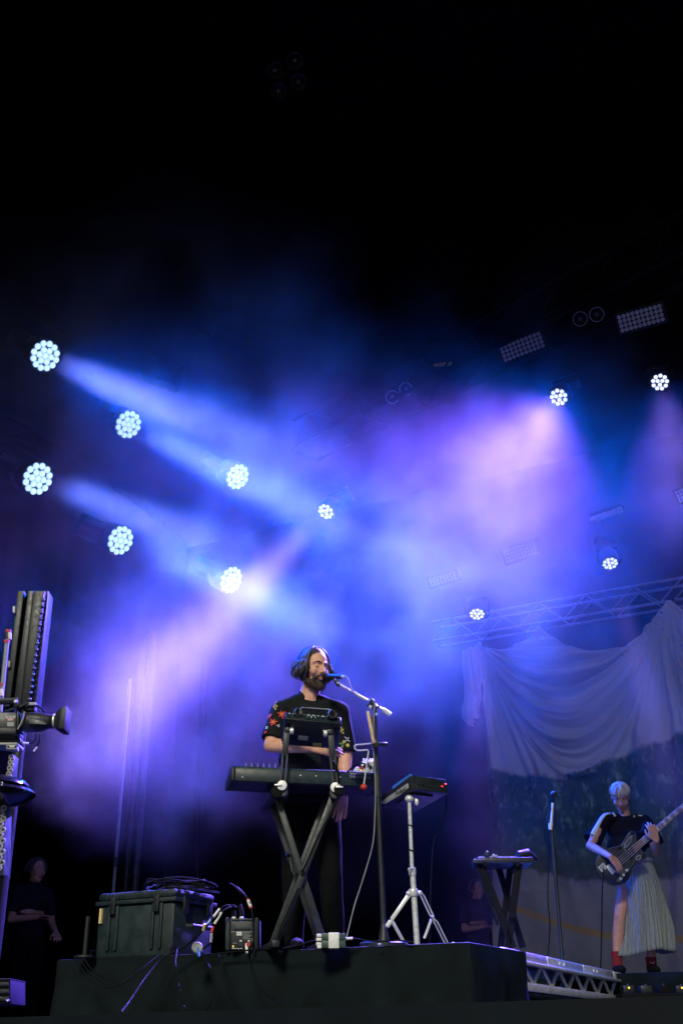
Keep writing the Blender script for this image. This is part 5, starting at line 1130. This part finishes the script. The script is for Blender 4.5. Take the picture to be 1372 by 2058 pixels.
def bassist():
    D = 10.5; J = lambda x, y, d=0: atD(x, y, D + d)
    base = atD(1270, 1962, D); base.z = ZB; px = 2300 / 10.15
    root = thing('person', base, 'bass player with cropped blond hair, black tee and long pleated skirt', 'person')
    f, s, u = face_frame(-14, 36); hc = J(1246, 1603, 0); k = 1.0
    tf, ts = -HD, RT
    shL, shR, eL, eR = J(1214, 1648), J(1298, 1652, .05), J(1185, 1700, -.14), J(1318, 1714, -.06)
    wL, wR = J(1226, 1722, -.37), J(1318, 1690, -.33)
    body = MB(); P = head_prims(body, hc, f, s, u, k, True)
    body.caps(J(1252, 1622, .05), J(1256, 1648, .06), .048, .054); body.caps(J(1242, 1652, .07), J(1270, 1652, .08), .04, .04); body.ell(J(1258, 1690, .06), ts * .13, tf * .085, ZU * .2)
    for a, b, w_ in ((shL, eL, wL), (shR, eR, wR)): body.caps(a, b, .045, .037); body.caps(b, b + (w_ - b) * .4, .038, .036); body.caps(b + (w_ - b) * .35, w_, .036, .025)
    hand(body, wL, J(1246, 1745, -.36) - wL, -HD * .8 + ZU * .3 + RT * .3, 1, .38, .95, .07)
    hand(body, wR, J(1309, 1664, -.345) - wR, -HD, 1, .36, .95, .06)
    # legs
    hL, kL, aL = J(1262, 1748, .06), J(1244, 1842, -.06), J(1239, 1932, -.04); hR, kR, aR = J(1290, 1748, .06), J(1302, 1842, -.02), J(1308, 1938, .0)
    aL.z = ZB + .14; aR.z = ZB + .10
    for a, b, c in ((hL, kL, aL), (hR, kR, aR)): body.caps(a, b, .078, .052); body.caps(b, b + (c - b) * .4, .05, .052); body.caps(b + (c - b) * .4, c, .052, .036); body.caps(c, c - ZU * .05, .036, .036)
    body.ell((hL + hR) / 2, ts * .15, tf * .11, ZU * .12)
    skin(root, 'body', body, 'skin_dim', .0055, 3)
    face_detail(root, P, f, s, u, k, 'eye_dark')
    hr = skin(root, 'hair', MB().ell(P(-.012, 0, .062), f * .094, s * .082, u * .062, 22, 14), 'hair_blond', .008, 2)
    part(hr, 'fringe', hair_mesh(hc, f, s, u, 1.0, 330, .012, 9.0, 9, .8, .0072, .006, fringe=1.34, lift=1.04), 'hair_blond', angle=80)
    part(hr, 'shaved_side', MB().ell(P(-.03, .03, -.005), f * .062, s * .056, u * .055).ell(P(-.03, -.03, -.005), f * .062, s * .056, u * .055), mat('short_hair', (.06, .05, .045), .8, var=.4, scale=200), angle=80)
    # tee
    te = MB()
    for y, hw, hd_, hh in ((1652, .14, .08, .06), (1672, .175, .11, .10), (1700, .18, .125, .11), (1728, .185, .13, .08)): te.ell(J(1258, y, .06), ts * hw, tf * hd_, ZU * hh, 24, 14)
    te.caps(J(1238, 1644, .06), shL + ZU * .01, .05, .055); te.caps(J(1276, 1647, .07), shR, .05, .055)
    for a, b in ((shL, J(1189, 1690, -.05)), (shR, J(1314, 1696, .0))): te.caps(a, a + (b - a) * .2, .06, .062); te.tube([a, a + (b - a) * .5, b], [.062, .074, .088 if b.x < 99 else .08], 20)
    tee = skin(root, 'tee_shirt', te, 'black_tee', .008, 4, wrinkle(.008, (7, 7, 4), 5))
    bv = bvh_of(tee)
    def patch(rows, m, name):        # rows of pixel pairs laid on the cloth
        vs_ = []; ok = 0
        for (xa, ya, xb, yb) in rows:
            for t in (0, .33, .66, 1):
                h_ = hit(bv, xa + (xb - xa) * t, ya + (yb - ya) * t, .005)
                vs_.append(h_[0] if h_ else (vs_[-1] if vs_ else J(xa, ya, -.05)))
        fs = [(r * 4 + c, r * 4 + c + 1, r * 4 + c + 5, r * 4 + c + 4) for r in range(len(rows) - 1) for c in range(3)]
        o = part(tee, name, MB().add(vs_, fs), m, angle=80); md = o.modifiers.new('t', 'SOLIDIFY'); md.thickness = .003
    patch([(1226, 1634, 1227, 1637), (1219, 1634, 1221, 1637), (1212, 1636, 1216, 1640), (1205, 1643, 1210, 1648), (1199, 1653, 1205, 1658), (1192, 1664, 1201, 1669), (1187, 1673, 1196, 1677), (1185, 1679, 1193, 1682)], 'white_cloth', 'white_sleeve_panel')
    patch([(1229, 1634, 1233, 1633), (1231, 1638, 1235, 1637), (1233, 1642, 1237, 1640)], 'white_cloth', 'collar_trim'); patch([(1271, 1643, 1274, 1643), (1272, 1639, 1276, 1640)], 'white_cloth', 'collar_trim')
    patch([(1281, 1638, 1290, 1639), (1281, 1640, 1290, 1641)], 'white_cloth', 'shoulder_trim'); patch([(1314, 1683, 1317, 1682), (1317, 1692, 1320, 1691), (1321, 1700, 1324, 1699)], 'white_cloth', 'sleeve_trim')
    # pleated skirt with a side slit
    c0, c1 = J(1276, 1730, .05), J(1289, 1912, .02); n, rows, vs_ = 264, 26, []
    for j in range(rows):
        t = j / (rows - 1)
        for i in range(n + 1):
            a = R(-66) + R(338) * i / n          # 0 = towards the camera; the slit faces the picture's left
            dirv = -HD * math.cos(a) + RT * math.sin(a); pl = abs(((i / 6.0 + .9 * noise.noise(V((i * .06, t * .9, 5))) + .5 * noise.noise(V((i * .021, t * 1.6, 8)))) % 1) - .5) * 2
            r = (.135 + .105 * t ** .8) + (.004 + .014 * t) * (pl - .5) + .075 * t * noise.noise(V((i * .04, t * 1.3, 2)))
            hem = .05 * t * math.sin(a * 2 + .6) * .6 - .03 * t * math.cos(a)
            p = c0 + (c1 - c0) * t + RT * .015 * math.sin(t * 2.6) + dirv * r * (1.0 + .05 * math.sin(a)) + ZU * hem; vs_.append(p)
    fs = [(j * (n + 1) + i, j * (n + 1) + i + 1, (j + 1) * (n + 1) + i + 1, (j + 1) * (n + 1) + i) for j in range(rows - 1) for i in range(n)]
    sk = part(root, 'skirt', MB().add(vs_, fs), 'skirt', angle=28); md = sk.modifiers.new('t', 'SOLIDIFY'); md.thickness = .004
    part(sk, 'waistband', MB().tube([c0 + (-HD * math.cos(2 * PI * i / 30) + RT * math.sin(2 * PI * i / 30)) * .138 for i in range(31)], .016, 8), 'white_cloth')
    part(root, 'shorts_leg', MB().tube([hL + ZU * .02, hL + (kL - hL) * .30], [.088, .083], 20), 'white_cloth')
    for a in (aL, aR):
        part(root, 'sock', MB().tube([a + ZU * .05, a - ZU * .04, a - ZU * .08 - HD * .02], [.047, .043, .045], 16), 'sock_red')
        part(root, 'shoe', MB().ell(V((a.x, a.y, ZB + .04)) - HD * .06, HD * .135, RT * .048, ZU * .04).ell(V((a.x, a.y, ZB + .06)) , HD * .06, RT * .045, ZU * .045), 'rubber')
    q = aR - HD * .046 + ZU * .0; part(root, 'sock_mark', MB().tube(crom([q - RT * .018 + ZU * .008, q - ZU * .004, q + RT * .018 + ZU * .010], 5), .003, 6), 'print_white')
    # bass guitar
    Db = D - .27; jt = atD(1277, 1703, Db); e = (RT * .79 + ZU * .613).normalized(); b = (-RT * .613 + ZU * .79).normalized(); nrm = -HD
    bs = thing('bass_guitar', jt - e * .3, 'black offset-body bass guitar worn by the bass player', 'bass guitar')
    O = lambda x, y, z=0: jt + e * x + b * y + nrm * z
    out = [(.03, .035), (.075, .085), (.06, .125), (-.01, .115), (-.09, .095), (-.17, .125), (-.26, .15), (-.35, .13), (-.40, .06), (-.405, -.03), (-.375, -.11), (-.30, -.155), (-.22, -.15), (-.14, -.11), (-.07, -.10), (.0, -.12), (.03, -.10), (.015, -.05)]
    cl = crom([V((x, y, 0)) for x, y in out + [out[0]]], 5)[:-1]
    part(bs, 'body', MB().prism([O(p.x, p.y, 0) for p in cl], -nrm * .042), 'bass_black', bev=.006)
    part(bs, 'binding', MB().tube([O(p.x * .995, p.y * .995, .001) for p in cl + [cl[0]]], .0035, 6), 'bass_edge')
    pg = crom([V((x, y, 0)) for x, y in [(.03, .03), (.06, .08), (0, .09), (-.1, .07), (-.2, .05), (-.22, -.03), (-.2, -.09), (-.12, -.085), (-.05, -.075), (.01, -.07), (.03, .03)]], 4)[:-1]
    gd = part(bs, 'pickguard', MB().prism([O(p.x, p.y, .0005) for p in pg], nrm * .003), 'pickguard')
    part(gd, 'guard_edge', MB().tube([O(p.x, p.y, .004) for p in pg + [pg[0]]], .002, 5), 'bass_edge')
    def plate(x, y, hx, hy, m, nm, par, z=.004, th=.006, bev=.0015): return part(par, nm, MB().box(O(x, y, z + th / 2), e * hx, b * hy, nrm * th / 2), m, bev)
    plate(-.09, .0, .016, .045, 'bass_black', 'pickup', bs, .004, .014, .003); plate(-.20, .0, .016, .045, 'bass_black', 'pickup', bs, .004, .014, .003)
    br = plate(-.30, -.0, .022, .042, 'chrome', 'bridge', bs, .001, .01)
    for i in range(4): plate(-.295, -.03 + i * .02, .012, .006, 'steel_pale', 'saddle', br, .012, .008)
    pp = crom([V((x, y, 0)) for x, y in [(-.16, -.10), (-.22, -.10), (-.30, -.125), (-.33, -.10), (-.29, -.085), (-.2, -.075), (-.16, -.10)]], 4)[:-1]
    ct = part(bs, 'control_plate', MB().prism([O(p.x, p.y, .003) for p in pp], nrm * .003), 'bass_edge')
    for x, y in ((-.2, -.09), (-.25, -.10), (-.29, -.108)): part(ct, 'knob', MB().lathe(O(x, y, .006), nrm, [(.011, 0), (.011, .014), (.003, .016)], 14), 'chrome')
    st = plate(-.345, .055, .032, .026, 'print_white', 'sticker', bs, .001, .001, 0)
    for i in range(3): plate(-.345 + .0, .067 - i * .012, .024 - i * .004, .0028, 'paint_black', 'print_line', st, .0022, .0006, 0)
    hx = [O(-.045 + .032 * math.cos(t * PI / 3), -.075 + .022 * math.sin(t * PI / 3), .005) for t in range(6)]; hs = part(bs, 'sticker', MB().prism(hx, nrm * .001), 'print_grey')
    plate(-.045, -.075, .014, .008, 'paint_black', 'print_line', hs, .0062, .0006, 0)
    kt = [(.05, .095), (.02, .10), (-.06, .085), (-.10, .055), (-.06, .05), (.0, .06)]; ks = part(bs, 'sticker', MB().prism([O(x, y, .0048) for x, y in kt], nrm * .001), 'print_grey')
    kt2 = [(.03, .09), (-.05, .075), (-.07, .06), (.0, .068)]; part(ks, 'print_line', MB().prism([O(x, y, .006) for x, y in kt2], nrm * .0006), 'paint_black')
    nk = part(bs, 'neck', MB().hexa([O(-.03, -.029, -.012), O(.64, -.021, -.012), O(.64, .021, -.012), O(-.03, .029, -.012)], [O(-.03, -.029, .014), O(.64, -.021, .014), O(.64, .021, .014), O(-.03, .029, .014)]), 'rosewood', bev=.003)
    xs = [.66 - .68 * (1 - 2 ** (-i / 12)) * 1.0 for i in range(1, 21)]
    for i in range(1, 21):
        x = -.03 + .86 * 2 ** (-i / 12) - .16
        if x > -.02: part(nk, 'fret', MB().bar(O(x, -.027, .015), O(x, .027, .015), .003, .003, nrm), 'chrome')
        if i in (3, 5, 7, 9, 12, 15, 17): xm = -.03 + .86 * 2 ** (-(i - .5) / 12) - .16; part(nk, 'inlay', MB().box(O(xm, 0, .0145), e * .008, b * .017, nrm * .0009), 'inlay')
    hd = part(bs, 'headstock', MB().prism([O(x, y, -.01) for x, y in [(.64, -.022), (.70, -.05), (.86, -.04), (.88, .0), (.84, .035), (.70, .04), (.64, .022)]], nrm * .014), 'bass_black', bev=.003)
    for i in range(4): part(hd, 'tuner', MB().lathe(O(.70 + i * .04, .0, .004), nrm, [(.008, 0), (.008, .012), (.003, .014)], 12).tube([O(.70 + i * .04, .03, -.003), O(.70 + i * .04, .07, -.003)], .005, 8), 'chrome')
    for i in range(4): part(bs, 'string', MB().tube([O(-.30, -.03 + i * .02, .02), O(-.03, -.026 + i * .0173, .02), O(.64, -.015 + i * .01, .018), O(.70 + i * .04, .0, .014)], .0012, 4), 'steel_pale')
    part(bs, 'strap', MB().tube(crom([O(.06, .11, -.02), J(1290, 1668, -.17), J(1293, 1640, -.02), J(1285, 1650, .14), J(1240, 1700, .2), J(1205, 1735, .1), O(-.40, .0, -.03)], 6), .022, 8, flat=.25), 'rubber')
bassist()

def crew(px_, py_, D, az, label, z0, pose=0):
    base = atD(px_, py_, D); hz = base.z; base.z = z0; H = hz + .12 - z0; root = thing('person', base, label, 'person')
    f, s, u = face_frame(az, 3); fh = V((f.x, f.y, 0)).normalized(); c = V((base.x, base.y, hz)); k = 1.0
    L_ = lambda x, y, z: V((base.x, base.y, z0)) + s * x + fh * y + ZU * z * H / 1.78
    body = MB(); P = head_prims(body, c, f, s, u, k); body.caps(c - u * .09 - f * .015, L_(0, -.02, 1.44), .052, .06); body.ell(L_(0, -.02, 1.25), s * .15, fh * .1, ZU * .22)
    eL, eR, wL, wR = L_(-.25, .02, 1.12), L_(.25, .0, 1.12), L_(-.10, .25, 1.14), L_(.16, .22, 1.0)
    for a, b, w_, sd in ((L_(-.19, -.02, 1.42), eL, wL, 1), (L_(.19, -.02, 1.42), eR, wR, -1)):
        body.caps(a, b, .05, .04); body.caps(b, w_, .04, .028); hand(body, w_, (w_ - b), ZU * .8 - fh * .1, sd, .25, 1)
    skin(root, 'body', body, 'skin_dim', .008, 2); face_detail(root, P, f, s, u, k, 'hair_dark')
    h = skin(root, 'hair', MB().ell(P(-.022, 0, .050), f * .094, s * .084, u * .086), 'hair_dark', .009, 2); part(h, 'hair_locks', hair_mesh(c, f, s, u, k, 120, .03, R(60), 3, 1, .008, .006), 'hair_dark', angle=80)
    te = MB()
    for z, hw, hd_ in ((1.42, .15, .09), (1.3, .19, .12), (1.12, .18, .12), (.98, .18, .12)): te.ell(L_(0, -.02, z), s * hw, fh * hd_, ZU * .12)
    for a, b in ((L_(-.18, -.02, 1.43), L_(-.235, .0, 1.19)), (L_(.18, -.02, 1.43), L_(.235, -.01, 1.19))): te.caps(L_(0, -.02, 1.45), a, .05, .062); te.caps(a, a + (b - a) * .2, .062, .064); te.tube([a, b], [.064, .07], 18)
    skin(root, 'tee_shirt', te, 'black_tee', .01, 3, wrinkle(.006))
    tr = MB().ell(L_(0, -.02, .93), s * .175, fh * .12, ZU * .12)
    for e in (-1, 1): tr.caps(L_(e * .09, -.02, .9), L_(e * .11, .02, .5), .095, .07); tr.caps(L_(e * .11, .02, .5), L_(e * .12, -.02, .09), .07, .055)
    skin(root, 'trousers', tr, 'black_trousers', .011, 3)
    for e in (-1, 1): part(root, 'shoe', MB().ell(L_(e * .12, .05, .045), fh * .14, s * .05, ZU * .045), 'rubber')
crew(74, 1750, 12.5, 48, 'crew member in dark clothes watching from the shadowed wing', ZD)
crew(958, 1788, 16.0, 30, 'crew member standing in the dark behind the crossed-leg stand', ZT0)
